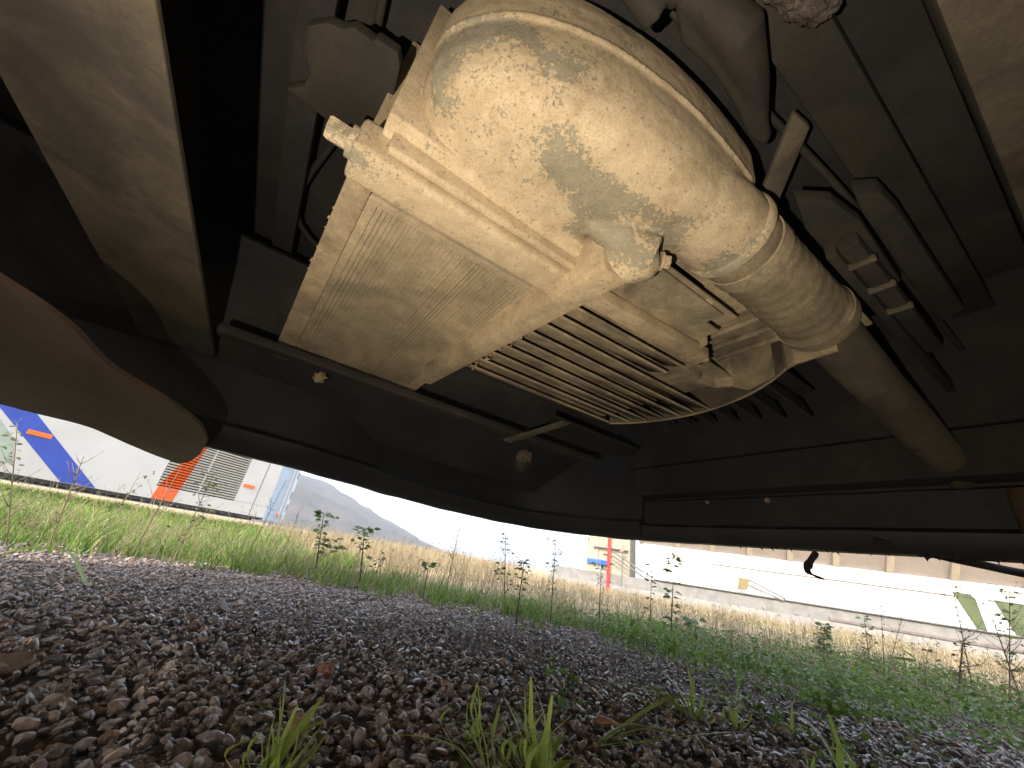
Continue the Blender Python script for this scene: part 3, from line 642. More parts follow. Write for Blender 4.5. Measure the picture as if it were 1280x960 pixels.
obj('drooping_cable', tube(spline([V(1.30, .36, .385), V(1.34, .26, .362), V(1.36, .20, .350), V(1.40, .13, .340), V(1.44, 0, .338), V(1.44, -.2, .36)], 8), .0085, 10), M['rubber'], bus, 180)
obj('engine_sump', bevel(vbox(-.2, .5, -1.6, -.45, .50, .9, 0), .03, 3), M['rail'], bus, 40)
# loose hardware below the cooler
br = obj('hanger_bracket', bevel(hexa([V(.60, 1.04, .55), V(.63, 1.04, .55), V(.78, .93, .64), V(.75, .93, .64), V(.60, 1.04, .558), V(.63, 1.04, .558), V(.78, .93, .648), V(.75, .93, .648)]), .002, 1), M['rail'], bus)
obj('hanger_plate', bevel(prism([(.70, .93), (1.12, .93), (1.16, 1.0), (1.12, 1.08), (.80, 1.06)], .645, .655), .003, 2), M['rubber'], bus)
mk = bmesh.new(); bmesh.ops.create_icosphere(mk, subdivisions=3, radius=1)
for v in mk.verts: v.co = G(400, 472, .60)+v.co*.016*(1+.6*noise.noise(v.co*2))
obj('mud_lump', mk, M['mud'], bus, 180)
# torn edging along the skirt lip
def torn():
    b = bmesh.new(); r_ = random.Random(5)
    for bb in [.7-.012*i for i in range(52)]+[-.05-.02*i for i in range(8)]:
        if r_.random() < .45: continue
        l = r_.choice([.003, .004, .006, .009, .004]); a = 1.33+r_.uniform(-.012, .012)
        p0, p1, p2 = V(a, bb, SK+.004), V(a+.003, bb+r_.uniform(.004, .012), SK+.004), V(a+.002, bb+r_.uniform(-.004, .01), SK-l)
        q = E1*.0012
        vs = [b.verts.new(x) for x in (p0, p1, p2, p0+q, p1+q, p2+q)]
        for f in ((0, 1, 2), (5, 4, 3), (0, 3, 4, 1), (1, 4, 5, 2), (2, 5, 3, 0)): b.faces.new([vs[i] for i in f])
    return b
tag(obj('frayed_edge', torn(), M['rubber'], bus), kind='stuff')
# body shell above (not in view, but it casts the shade)
shell = obj('body_shell', bevel(vbox(-1.18, 1.36, -9, 1.5, 1.08, 3.1, 0), .12, 3), plain('white coachwork', (.7, .7, .7), .35), bus, 40)
obj('left_skirt', vbox(-1.17, -1.14, -9, .4, SK, 1.05, .004), M['skirt'], bus)
tyre_m = plain('tyre rubber', (.02, .02, .02), .8)
for a_, b_ in ((-.98, -2.6), (1.12, -2.6), (-.98, -8.0), (1.12, -8.0)):
    tb = tube([V(a_-.15, b_, .50), V(a_-.13, b_, .50), V(a_+.13, b_, .50), V(a_+.15, b_, .50)], [.44, .50, .50, .44], 40)
    wo = obj('wheel', tb, tyre_m, bus, 40); obj('rim', tube([V(a_-.155, b_, .50), V(a_+.155, b_, .50)], [.28, .28], 24), M['clamp'], wo, 40)

# ---- things caught on the bus
def fluffy(c, r_, n, drop, seed, bm=None):
    b = bmesh.new(); q = random.Random(seed)
    for i in range(n):
        d = Vector((q.gauss(0, 1), q.gauss(0, 1), q.gauss(0, .8))).normalized(); p = [c+d*r_*.2*q.random()]
        v_ = d*r_*.35
        for k in range(4): v_ = v_+Vector((q.gauss(0, .2), q.gauss(0, .2), q.gauss(0, .2)-drop))*r_*.5; v_ *= .8; p.append(p[-1]+v_)
        b = tube(p, [.0012, .0011, .0009, .0006, .0003], 3, b, False)
    return b
nest = obj('dry_grass_clump', fluffy(G(655, 572, .60), .030, 150, .28, 4), M['fluff'], smooth=180)
lump = bmesh.new(); lump.from_mesh(nest.data); s_ = bmesh.new(); bmesh.ops.create_icosphere(s_, subdivisions=3, radius=1); c0 = G(655, 570, .60)
for v in s_.verts: v.co = c0+Vector((v.co.x*.030, v.co.y*.028, v.co.z*.024))*(1+.5*noise.noise(v.co*3))
lump = merge(lump, s_)
for k in range(4): lump = tube([c0+Vector((-.01+k*.006, 0, -.01)), c0+Vector((-.016+k*.007, -.01, -.045)), c0+Vector((-.014+k*.004, -.012, -.06-.012*(k % 2)))], [.003, .002, .0006], 5, lump)
lump.to_mesh(nest.data); lump.free()
tag(nest, 'shaggy clump of dust and dry grass snagged on a bracket below the louvers', 'grass clump')
def strap():
    P = [G(1021, 694, .352), G(1013, 702, .345), G(1008, 712, .338), G(1014, 718, .334), G(1027, 722, .328)]
    # keep it hanging in one plane under the lip
    P = [V(1.33, p.dot(E2), 0)+Vector((0, 0, 0)) for p in P]
    c_ = [(1021, 690), (1012, 703), (1009, 712), (1015, 718), (1030, 724)]
    pts = []
    for u, v in c_:
        d = ray(u, v); s = (1.33-CAM.dot(E1))/d.dot(E1); pts.append(CAM+d*s)
    pts = spline(pts, 5); b = bmesh.new(); prev = None; n = len(pts)
    for i, p in enumerate(pts):
        t_ = i/(n-1); w_ = .005+.006*math.sin(min(1, t_*1.25)*math.pi)**1 * (1 if t_ < .8 else .6) + .0015*math.sin(t_*23); w_ = max(.002, w_*(1-.5*t_))
        tg = (pts[min(i+1, n-1)]-pts[max(i-1, 0)]).normalized(); s = tg.cross(E1).normalized(); tw = E1*.25*math.sin(t_*5)
        s = (s+tw).normalized(); q = E1*.0022
        ring = [b.verts.new(x) for x in (p-s*w_-q, p+s*w_-q, p+s*w_+q, p-s*w_+q)]
        if prev:
            for k in range(4): b.faces.new([prev[k], prev[(k+1) % 4], ring[(k+1) % 4], ring[k]])
        prev = ring
    bmesh.ops.recalc_face_normals(b, faces=list(b.faces)); return b
tag(obj('torn_strap', strap(), M['rubber']), 'torn twisted black rubber strap hanging below the skirt edge', 'rubber strap')
def rag():
    d = ray(1160, 696); p = CAM+d*((1.33-CAM.dot(E1))/d.dot(E1)); b = bmesh.new()
    ol = [(-.022, .008), (-.012, -.002), (-.008, .001), (-.003, -.010), (0, -.004), (.004, -.003), (.008, .002), (.013, -.001), (.014, .008)]
    f_ = [b.verts.new(p+E2*-x+Vector((0, 0, z))) for x, z in ol]; k_ = [b.verts.new(p+E2*-x+Vector((0, 0, z))+E1*.003) for x, z in ol]
    b.faces.new(f_); b.faces.new(k_[::-1])
    for i in range(len(ol)): b.faces.new([f_[i], f_[(i+1) % len(ol)], k_[(i+1) % len(ol)], k_[i]])
    bmesh.ops.recalc_face_normals(b, faces=list(b.faces)); return b
tag(obj('ragged_scrap', rag(), M['rubber']), 'small ragged dark scrap caught on the skirt edge beside the drooping cable', 'scrap')

# ================================================================== THE COACH
CAZ = R(27); DC = Vector((math.sin(CAZ), math.cos(CAZ), 0)); NC = Vector((DC.y, -DC.x, 0))      # along the side, outward
CP = Vector((-3.830, 7.0235, 0))
def K(s, n_, h): return CP+DC*s+NC*n_+Vector((0, 0, h))
m, t, bs, N, L = nodes('white coach paint'); co = N('ShaderNodeTexCoord').outputs['Object']
c = mixc(t, .5, (.52, .52, .51), ramp(t, noisenode(t, co, 1.2, 8, .7, .4), [(.3, (.78, .77, .75)), (.6, (1, 1, 1))]), 'MULTIPLY')
L(c, bs.inputs['Base Color']); bs.inputs['Roughness'].default_value = .25; bs.inputs['Coat Weight'].default_value = .3; M['cw'] = m
M['cblue'] = plain('blue stripe paint', (.03, .07, .42), .3, .1)
M['corange'] = plain('orange stripe paint', (.80, .12, .02), .35, .1)
M['cgrey'] = plain('pale blue grey paint', (.34, .43, .56), .3, .1)
M['cdark'] = plain('black trim', (.02, .02, .022), .5, .2)
M['lens'] = plain('amber lens', (.85, .16, .01), .25, .05)
M['glass'] = plain('dark tinted glass', (.05, .06, .07), .08, .1, bump=0)
M['cgl'] = plain('reflecting grey green panel', (.33, .40, .34), .2, .25, 2)
coach = empty('coach', (0, 0, 0)); tag(coach, 'white coach parked at the left with blue stripe and orange stripe across its louvers', 'coach')
def cbox(s0, s1, n0, n1, h0, h1, bw=.003, bm=None): return hexa([K(s0, n0, h0), K(s1, n0, h0), K(s1, n1, h0), K(s0, n1, h0), K(s0, n0, h1), K(s1, n0, h1), K(s1, n1, h1), K(s0, n1, h1)], bw, bm)
def cplan(pts, h0, h1, bw=0): return prism(pts, h0, h1, bw, None, K)
corner = [(.10, 0), (.28, -.01), (.44, -.05), (.56, -.12), (.62, -.24), (.64, -.42)]
obj('body', cplan([(-9.5, -2.45), (-9.5, 0), (-1.56, 0), (-1.56, -.08), (-.48, -.08), (-.48, 0)]+[(.10, 0), (.10, -2.45)], .27, 3.2), M['cw'], coach)
obj('body_corner', cplan([(.103, -2.0)]+corner+[(.64, -2.0)], .24, 3.15), M['cgrey'], coach, 40)
obj('fill_panel', cplan([(-1.56, -.078), (-1.56, .0), (-.48, .0), (-.48, -.078)], 1.22, 3.19), M['cw'], coach)
obj('lower_panel', cplan([(-1.56, -.078), (-1.56, .0), (-.48, .0), (-.48, -.078)], .272, .44), M['cw'], coach)
obj('underbody', cbox(-9.3, .0, -2.3, -.12, .205, .268, 0), M['cdark'], coach)
obj('skirt_trim', cbox(-9.4, .05, -.03, -.004, .228, .269, .0), M['cdark'], coach)
r_ = random.Random(2)
ns = 20
def ebs(h): return (-1.53+.36*(h-.44), -1.27+.13*(h-.44))   # the orange stripe leans as it crosses the louvers
for i in range(ns):
    h = .455+i*(.735/ns); e0, e1_ = ebs(h)
    def slat(s0, s1, bm=None): return hexa([K(s0, -.004, h), K(s1, -.004, h), K(s1, -.045, h+.012), K(s0, -.045, h+.012), K(s0, .004, h+.017), K(s1, .004, h+.017), K(s1, -.04, h+.030), K(s0, -.04, h+.030)], 0, bm)
    bm = slat(-1.555, e0); n1_ = len(bm.faces); bm = slat(e0, e1_, bm); n2_ = len(bm.faces); bm = slat(e1_, -.485, bm); bm.faces.ensure_lookup_table()
    for k, f in enumerate(bm.faces): f.material_index = 1 if n1_ <= k < n2_ else 0
    obj('slat', bm, [M['cw'], M['corange']], coach)
obj('louver_cavity', cbox(-1.555, -.485, -.0795, -.070, .441, 1.219, 0), M['cdark'], coach)
obj('louver_divider', cbox(-1.03, -1.022, -.05, .005, .442, 1.218, 0), M['cw'], coach)
def decal(q, mat, name, up_=.003):
    b = bmesh.new(); f_ = [b.verts.new(K(s, up_, h)) for s, h in q]; k_ = [b.verts.new(K(s, .0005, h)) for s, h in q]
    b.faces.new(f_); b.faces.new(k_[::-1])
    for i in range(len(q)): b.faces.new([f_[i], f_[(i+1) % len(q)], k_[(i+1) % len(q)], k_[i]])
    bmesh.ops.recalc_face_normals(b, faces=list(b.faces)); return obj(name, b, mat, coach)
decal([(-2.46, .275), (-2.14, .275), (-2.98, .93), (-3.9, 1.6), (-4.3, 1.6), (-3.2, .86), (-3.0, .70)], M['cblue'], 'blue_stripe')
decal([(-1.55, .275), (-1.29, .275), (-1.275, .438), (-1.535, .438)], M['corange'], 'orange_stripe')
decal([(-9, .275), (-2.98, .275), (-2.9, .40), (-3.0, .62), (-3.25, .84), (-9, 1.2)], M['cgl'], 'grey_panel', .0025)
for i in range(4): obj('side_rib', cbox(-7, -3.42+.1*i, .002, .02, .94+.12*i, .975+.12*i, .003), M['cdark'], coach)
for s0, s1, h in ((-2.94, -2.74, .715), (-.44, -.25, .70), (.30, .38, .36)):
    mk = obj('side_marker', cbox(s0, s1, .001 if s0 < .2 else -.10, .012 if s0 < .2 else -.02, h-.025, h+.025, .004), M['lens'], coach)
obj('panel_joint', cbox(-.16, -.153, .0005, .003, .275, 1.3, 0), M['cdark'], coach); obj('panel_joint', cbox(-.49, .10, .0006, .003, .452, .457, 0), plain('joint grey', (.4, .4, .42)), coach)
# lamp cluster on the rounded corner
def ck(t_, n_, h):                                           # a point on the rounded corner, t 0..1
    P = spline([Vector((a, b_, 0)) for a, b_ in corner], 8); f = t_*(len(P)-1); i = min(int(f), len(P)-2); p = P[i].lerp(P[i+1], f-i); d = (P[i+1]-P[i]).normalized(); nn = Vector((-d.y, d.x, 0))
    q = p+nn*n_; return K(q.x, q.y, h)
def cpatch(t0, t1, h0, h1, th, mat, name):
    b = bmesh.new(); prev = None
    for i in range(7):
        t_ = t0+(t1-t0)*i/6; ring = [b.verts.new(ck(t_, n_, h)) for n_, h in ((-.004, h0), (th, h0), (th, h1), (-.004, h1))]
        if prev:
            for k in range(4): b.faces.new([prev[k], prev[(k+1) % 4], ring[(k+1) % 4], ring[k]])
        else: b.faces.new(ring)
        prev = ring
    b.faces.new(prev[::-1]); bmesh.ops.recalc_face_normals(b, faces=list(b.faces)); return obj(name, b, mat, coach)
M['cgrey2'] = plain('mid grey lamp housing', (.18, .22, .28), .3); M['cpale'] = plain('pale panel', (.55, .60, .66), .3)
cpatch(.42, .80, .34, 1.35, .006, M['cpale'], 'lamp_column')
for h0, h1 in ((.46, .56), (.66, .78), (1.02, 1.14)): cpatch(.50, .74, h0, h1, .014, M['cgrey2'], 'tail_lamp')
cpatch(.30, .33, .34, 1.35, .010, M['cw'], 'edge_trim'); cpatch(.43, .55, .30, .38, .02, M['cw'], 'fog_lamp')
obj('mudflap', hexa([K(.36, -.12, .02), K(.50, -.25, .02), K(.49, -.27, .02), K(.35, -.14, .02), K(.36, -.12, .235), K(.50, -.25, .235), K(.49, -.27, .235), K(.35, -.14, .235)]), M['cgrey'], coach)
for s0 in (-8.6, -7.2, -5.8, -4.4, -3.0, -1.6): obj('window', cbox(s0, s0+1.3, .001, .012, 1.75, 2.7, .01), M['glass'], coach)
for s0, n0 in ((-3.9, -.2), (-3.9, -2.2), (-8.2, -.2), (-8.2, -2.2)):
    wo = obj('wheel', tube([K(s0, n0-.14, .5), K(s0, n0-.12, .5), K(s0, n0+.12, .5), K(s0, n0+.14, .5)], [.44, .5, .5, .44], 32), tyre_m, coach, 40)
    obj('rim', tube([K(s0, n0-.145, .5), K(s0, n0+.145, .5)], [.27, .27], 20), M['cgrey'], wo, 40)

# ================================================================== THE WHITE BUILDING ON THE RIGHT
BAZ = R(-60); DB = Vector((math.sin(BAZ), math.cos(BAZ), 0)); NB = -Vector((DB.y, -DB.x, 0))
BP = Vector((19.741, 28.90, 0))
if NB.dot(-BP) < 0: NB = -NB
def B(s, n_, h): return BP+DB*s+NB*n_+Vector((0, 0, h))
def bbox(s0, s1, n0, n1, h0, h1, bw=0, bm=None): return hexa([B(s0, n0, h0), B(s1, n0, h0), B(s1, n1, h0), B(s0, n1, h0), B(s0, n0, h1), B(s1, n0, h1), B(s1, n1, h1), B(s0, n1, h1)], bw, bm)
M['bw'] = plain('white render', (.80, .79, .76), .8, .06, 1.2); M['beam'] = plain('cream timber', (.40, .35, .27), .7, .1, 2)
M['soffit'] = plain('pale soffit boards', (.33, .29, .26), .8, .08, 2); M['conc'] = plain('weathered pale concrete', (.22, .215, .20), .9, .2, 1.5, bump=.4)
M['railg'] = plain('galvanised rail', (.14, .14, .13), .5, .1, 3, .3); M['yel'] = plain('yellow bracket', (.20, .15, .05), .6, .2)
M['gwin'] = plain('window glass with painted green reflection', (.085, .11, .035), .12, .35, .7, bump=0); M['cream'] = plain('cream pillar', (.32, .30, .23), .8, .1, 2)  # greenery mirrored in the panes is put into the glass base colour
M['pb'] = plain('dirty painted base', (.27, .265, .25), .9, .15, 1.5); M['brick'] = plain('brown capping', (.17, .135, .11), .8, .2, 3)
bd = empty('building', (0, 0, 0)); tag(bd, 'long low white building behind the weeds on the right with beams under its eave', 'building')
obj('wall', bbox(-30, 8.2, -8, 0, .72, 3.25), M['bw'], bd)
obj('plinth', bbox(-30, 15.5, -7.9, .35, -1.6, .66, .02), M['conc'], bd)
obj('plinth_base', bbox(-30, 16, -7.8, .75, -1.7, -.10, .02), M['pb'], bd)
obj('capping', bbox(-30, -3.2, .30, .42, -.02, .10, 0), M['brick'], bd)
obj('string_course', bbox(-30, 3.3, -.01, .06, 2.36, 2.43), M['railg'], bd)
obj('fascia', bbox(-30, 7.9, .0, .12, 2.98, 3.20), M['bw'], bd)
obj('soffit', hexa([B(-30, -.2, 3.22), B(8.5, -.2, 3.22), B(8.5, 1.2, 4.6), B(-30, 1.2, 4.6), B(-30, -.2, 3.35), B(8.5, -.2, 3.35), B(8.5, 1.2, 4.75), B(-30, 1.2, 4.75)]), M['soffit'], bd)
for s_ in [5.4, 3.0, .6, -1.8, -4.3, -7.0, -9.9, -13, -16, -19, -22, -25]:
    obj('eave_beam', hexa([B(s_, -.05, 3.06), B(s_+.34, -.05, 3.06), B(s_+.34, 1.15, 4.40), B(s_, 1.15, 4.40), B(s_, -.25, 3.215), B(s_+.34, -.25, 3.215), B(s_+.34, 1.0, 4.60), B(s_, 1.0, 4.60)]), M['beam'], bd)
obj('roof', hexa([B(-30, 1.25, 4.76), B(8.6, 1.25, 4.76), B(8.6, -8, 6.2), B(-30, -8, 6.2), B(-30, 1.25, 4.9), B(8.6, 1.25, 4.9), B(8.6, -8, 6.35), B(-30, -8, 6.35)]), M['bw'], bd)
obj('wall_notch', hexa([B(6.0, .02, 2.6), B(5.3, .02, 2.1), B(5.3, .09, 2.1), B(6.0, .09, 2.6), B(6.0, .02, 2.75), B(5.2, .02, 2.75), B(5.2, .09, 2.75), B(6.0, .09, 2.75)]), M['soffit'], bd)
def win(q):
    b = bmesh.new(); f_ = [b.verts.new(B(s, .06, h)) for s, h in q]; k_ = [b.verts.new(B(s, .002, h)) for s, h in q]
    b.faces.new(f_); b.faces.new(k_[::-1])
    for i in range(len(q)): b.faces.new([f_[i], f_[(i+1) % len(q)], k_[(i+1) % len(q)], k_[i]])
    bmesh.ops.recalc_face_normals(b, faces=list(b.faces)); return obj('window', b, M['gwin'], bd)
win([(-9.5, 2.60), (-10.25, 2.60), (-10.9, .74), (-10.1, .74)]); win([(-11.15, 2.45), (-15.5, 2.3), (-15.6, .74), (-11.6, .74)])
obj('window_pillar', hexa([B(-10.45, .0, .7), B(-11.0, .0, .7), B(-11.0, .12, .7), B(-10.45, .12, .7), B(-10.35, .0, 2.9), B(-10.8, .0, 2.9), B(-10.8, .12, 2.9), B(-10.35, .12, 2.9)]), M['bw'], bd)
obj('handrail', tube([B(10.5, .45, 2.34), B(7.4, .45, .80), B(7.0, .45, .74), B(-11.5, .45, .74)], .055, 8), M['railg'], bd, 60)
obj('handrail', tube([B(10.5, .45, 2.02), B(7.8, .45, .66)], .05, 8), M['railg'], bd, 60)
obj('ramp_rail', tube([B(1.15, .5, 1.72), B(-1.0, .5, .82)], .06, 8), M['railg'], bd, 60); obj('ramp_rail', tube([B(1.15, .5, 1.35), B(-.9, .5, .70)], .06, 8), M['conc'], bd, 60)
obj('rail_bracket', hexa([B(1.75, .42, 1.0), B(1.2, .42, 1.05), B(1.2, .6, 1.05), B(1.75, .6, 1.0), B(1.6, .42, 1.75), B(.95, .42, 1.65), B(.95, .6, 1.65), B(1.6, .6, 1.75)], .04), M['yel'], bd)
por = empty('gatehouse'); tag(por, 'narrow cream gatehouse with a blue board left of the red post', 'gatehouse')
obj('wall', bbox(9.3, 13.4, -3, -.4, -1.6, 4.2, .02), M['cream'], por); obj('pillar', bbox(12.9, 13.45, -.39, -.25, -1.2, 4.1, .02), M['bw'], por)
obj('pillar', bbox(11.9, 12.1, -.39, -.30, .9, 4.1, .02), M['soffit'], por); obj('ledge', bbox(9.4, 12.3, -.39, -.1, 2.55, 2.62, .02), M['railg'], por)
obj('blue_board', bbox(10.9, 12.8, -.39, -.2, 1.25, 1.62, .03), plain('blue board paint', (.03, .12, .55), .5), por)
obj('lamp', tube([B(12.9, -.24, 3.3), B(12.9, -.1, 3.3)], [.16, .14], 16), M['bw'], por, 40)
rp = empty('red_post'); tag(rp, 'tall thin red post standing in front of the cream gatehouse', 'post')
obj('shaft', bbox(10.55, 10.80, .9, 1.1, -1.2, 4.4, .03), plain('red post paint', (.75, .02, .015), .4, .1), rp); obj('foot', bbox(10.4, 10.95, .8, 1.2, -1.3, -1.15, .02), M['conc'], rp)
ch = empty('traffic_sign'); tag(ch, 'small leaning pink red sign just right of the red post', 'sign')
obj('plate', hexa([B(9.9, .6, 2.35), B(9.55, .6, 2.5), B(9.55, .63, 2.5), B(9.9, .63, 2.35), B(9.7, .6, 2.95), B(9.4, .6, 2.9), B(9.4, .63, 2.9), B(9.7, .63, 2.95)]), plain('faded red', (.7, .2, .18), .5), ch)
obj('post', tube([B(9.75, .58, -1.3), B(9.68, .58, 2.7)], .03, 8), M['railg'], ch)

# ================================================================== PLANTS STANDING ON THEIR OWN
def sprout(base, top, bend, nl, ll, lm, rad=.003, zone=(.35, 1), br=0, seed=0, tips=0, lw=.42, up_=.5):
    """stem from base to top with leaves; returns meshes for stem and foliage"""
    q = random.Random(seed); base, top = Vector(base), Vector(top); mid = base.lerp(top, .5)+Vector(bend); P = spline([base, mid, top], 8); n = len(P)
    st = tube(P, [rad*(1-.7*i/(n-1)) for i in range(n)], 6); lf = bmesh.new(); seeds = bmesh.new(); H = (top-base).length
    ends = []
    for k in range(br):
        t_ = q.uniform(.3, .92); p = P[int(t_*(n-1))]; a = q.random()*6.28; l = H*q.uniform(.14, .36)*(1.15-t_*.5)
        e = p+Vector((math.cos(a)*l*.6, math.sin(a)*l*.6, l*q.uniform(.35, .8))); m_ = p.lerp(e, .5)+Vector((0, 0, -l*.08)); st = tube([p, m_, e], [rad*.4, rad*.3, rad*.15], 4, st); ends += [e, m_]
    for k in range(nl):
        if ends and q.random() < .5: p = q.choice(ends)
        else: p = P[int(q.uniform(*zone)*(n-1))]
        a = q.random()*6.28; o_ = Vector((math.cos(a), math.sin(a), q.uniform(0, .8)))*ll*q.uniform(0, .9); leafquad(lf, p+o_, (math.cos(a), math.sin(a), q.uniform(-.2, up_)), ll*1.35*q.uniform(.6, 1.15), ll*1.35*lw, curl=.3)
    for e in (ends if tips else []):
        for j in range(tips): d = Vector((q.gauss(0, 1), q.gauss(0, 1), q.gauss(.3, 1))).normalized(); leafquad(seeds, e, d, ll*.5, ll*.16)
    return st, lf, seeds
def plant(name, label, cat, base, top, bend=(0, 0, 0), nl=0, ll=.03, lm='leaf', group=None, **k):
    group = group or 'weeds growing along the verge'
    st, lf, sd_ = sprout(base, top, bend, nl, ll, lm, **k); root = empty(name, base); tag(root, label, cat, group)
    def loc(bm):
        for v in bm.verts: v.co -= Vector(base)
        return bm
    obj('stem', loc(st), M['stalk'] if lm != 'leaf' or k.get('tips') else M['dleaf'], root, 180)
    if len(lf.faces): tag(obj('foliage', loc(lf), M[lm], root), kind='stuff')
    else: lf.free()
    if len(sd_.faces): tag(obj('seed_head', loc(sd_), M['dleaf'], root), kind='stuff')
    else: sd_.free()
    return root
def span(u0, v0, u1, v1):                                    # foot on the ground at one pixel, top above it at the same distance
    b = G(u0, v0, 0); d = ray(u1, v1); k = math.hypot(b.x, b.y)/math.hypot(d.x, d.y); return b, CAM+d*k
def P_(name, label, cat, px, **k):
    b, tp = span(*px); return plant(name, label, cat, b, tp, **k)
P_('sapling', 'young leafy sapling standing left of its twin in the verge', 'sapling', (393, 722, 405, 640), nl=70, ll=.030, zone=(.5, 1), seed=1, rad=.004, br=5)
P_('sapling', 'young sapling with upright pale leaves, right one of the pair before the hill', 'sapling', (449, 735, 456, 660), nl=50, ll=.026, zone=(.55, 1), seed=2, rad=.0045, br=3)
P_('withered_weed', 'short withered brown weed close beside the right sapling', 'weed', (466, 738, 476, 690), nl=22, ll=.016, lm='dleaf', zone=(.4, 1), seed=3, br=3)
P_('tall_weed', 'long bare weed slanting across the coach\'s orange stripe', 'weed', (163, 697, 240, 560), br=12, seed=4, rad=.0035, tips=3, ll=.012)
P_('tall_weed', 'feathery green weed in front of the coach louvers', 'weed', (215, 705, 268, 590), nl=80, ll=.016, br=16, seed=5, rad=.003, zone=(.3, 1), tips=1)
P_('tall_weed', 'bushy twiggy weed spreading before the white part of the coach', 'weed', (58, 690, 105, 570), br=22, seed=6, rad=.003, tips=2, ll=.010)
P_('tall_weed', 'spiky grass head leaning in front of the coach between the two stripes', 'weed', (120, 690, 176, 590), br=6, seed=7, rad=.002, tips=6, ll=.022)
P_('tall_weed', 'thin twiggy weed at the far left edge against the grey panel', 'weed', (8, 680, 22, 530), br=16, seed=8, rad=.003, nl=40, ll=.016, tips=2)
P_('tall_weed', 'thin dark weed rising by the coach\'s rear corner', 'weed', (300, 712, 358, 600), br=8, seed=9, rad=.0025, tips=2, ll=.012)
P_('tall_weed', 'fine bare weed just right of the coach\'s rear corner', 'weed', (345, 712, 380, 625), br=8, seed=19, rad=.002, tips=2, ll=.010)
P_('tall_weed', 'small star topped weed in the green verge below the hill\'s foot', 'weed', (528, 752, 536, 704), nl=26, ll=.022, zone=(.8, 1), seed=10, rad=.0022)
P_('tall_weed', 'wispy branching weed standing against the white sky', 'weed', (553, 760, 575, 655), br=14, seed=11, rad=.0025, tips=2, ll=.011)
P_('tall_weed', 'upright leafy weed in the bright gap left of the gatehouse', 'weed', (630, 775, 632, 665), br=10, nl=50, ll=.015, seed=12, rad=.0028, tips=1)
P_('tall_weed', 'dark stemmed weed with drooping leaves between sky and gatehouse', 'weed', (645, 780, 655, 700), br=8, nl=36, ll=.020, seed=13, rad=.003)
P_('tall_weed', 'airy blue green weed hanging before the gatehouse wall', 'weed', (688, 778, 695, 672), br=16, nl=60, ll=.013, seed=14, rad=.0026)
P_('tall_weed', 'bare red brown weed under the blue board', 'weed', (748, 790, 752, 700), br=12, nl=46, ll=.014, seed=15, rad=.0024)
P_('tall_weed', 'slim weed with paired leaves in front of the sloping handrail', 'weed', (812, 800, 815, 700), nl=24, ll=.018, seed=16, rad=.0022, zone=(.1, 1))
P_('tall_weed', 'tall leafy weed crossing the middle of the white wall', 'weed', (838, 812, 843, 690), nl=64, ll=.021, seed=17, rad=.0026, zone=(.08, 1), up_=.2)
P_('broad_weed', 'dark broad leaved weed in the gravel under the tall leafy weed', 'weed', (872, 812, 868, 776), nl=16, ll=.034, seed=18, rad=.003, zone=(.7, 1))
P_('shrubby_weed', 'dense dark little shrub on the verge before the plinth', 'weed', (1030, 832, 1030, 782), nl=120, ll=.018, br=14, seed=20, rad=.003, zone=(.2, 1))
P_('tall_weed', 'loose leafy weed just right of the dense dark shrub', 'weed', (1088, 838, 1080, 768), nl=44, ll=.017, br=8, seed=21, rad=.0024, zone=(.3, 1))
P_('tall_weed', 'twiggy brown weed behind the two long leaves', 'weed', (1110, 840, 1130, 760), br=14, seed=22, rad=.0022, tips=2, ll=.010)
P_('tall_weed', 'drooping grass stem hanging over the dark line of the white wall', 'weed', (1106, 845, 1100, 735), nl=8, ll=.020, seed=23, rad=.0018, zone=(.6, 1))
P_('seed_head_weed', 'stem with one round dark seed head right of the two long leaves', 'weed', (1154, 858, 1160, 812), nl=26, ll=.010, lm='dleaf', zone=(.94, 1), seed=24, rad=.0022)
P_('thick_stalk', 'thick dead stalk with a flat dark top at the right of the verge', 'weed', (1196, 880, 1204, 800), nl=40, ll=.013, lm='dleaf', seed=25, rad=.0050, zone=(.5, 1), br=5)
P_('tall_weed', 'wiry branching weed in front of the first green window', 'weed', (1220, 880, 1190, 730), br=22, seed=26, rad=.0026, tips=2, ll=.011, nl=30)
P_('tall_weed', 'tangled leafy weed before the second green window', 'weed', (1262, 885, 1262, 735), br=26, seed=27, rad=.0028, nl=90, ll=.014, tips=1)
P_('tall_weed', 'bent woody weed at the right picture edge', 'weed', (1282, 890, 1236, 760), br=14, seed=28, rad=.0035, tips=2, ll=.012)
def longleaf():
    b0 = G(1152, 856, 0); root = empty('long_leaved_weed', b0); tag(root, 'low weed with two long smooth leaves held out sideways', 'weed', 'weeds growing along the verge')
    for (u0, v0), (u1, v1), w_ in (((1150, 828), (1110, 820), .012), ((1148, 826), (1120, 806), .014), ((1155, 850), (1158, 832), .013)):
        k = math.hypot(b0.x, b0.y); A, C_ = [CAM+ray(*q)*(k/math.hypot(ray(*q).x, ray(*q).y)) for q in ((u0, v0), (u1, v1))]
        bm = bmesh.new(); leafquad(bm, A-b0, C_-A, (C_-A).length, w_, curl=.05); obj('leaf', bm, M['leaf'], root)
    obj('stem', tube([Vector((0, 0, 0)), CAM+ray(1149, 828)*(math.hypot(b0.x, b0.y)/math.hypot(ray(1149, 828).x, ray(1149, 828).y))-b0], .0016, 6), M['leaf'], root)
longleaf()
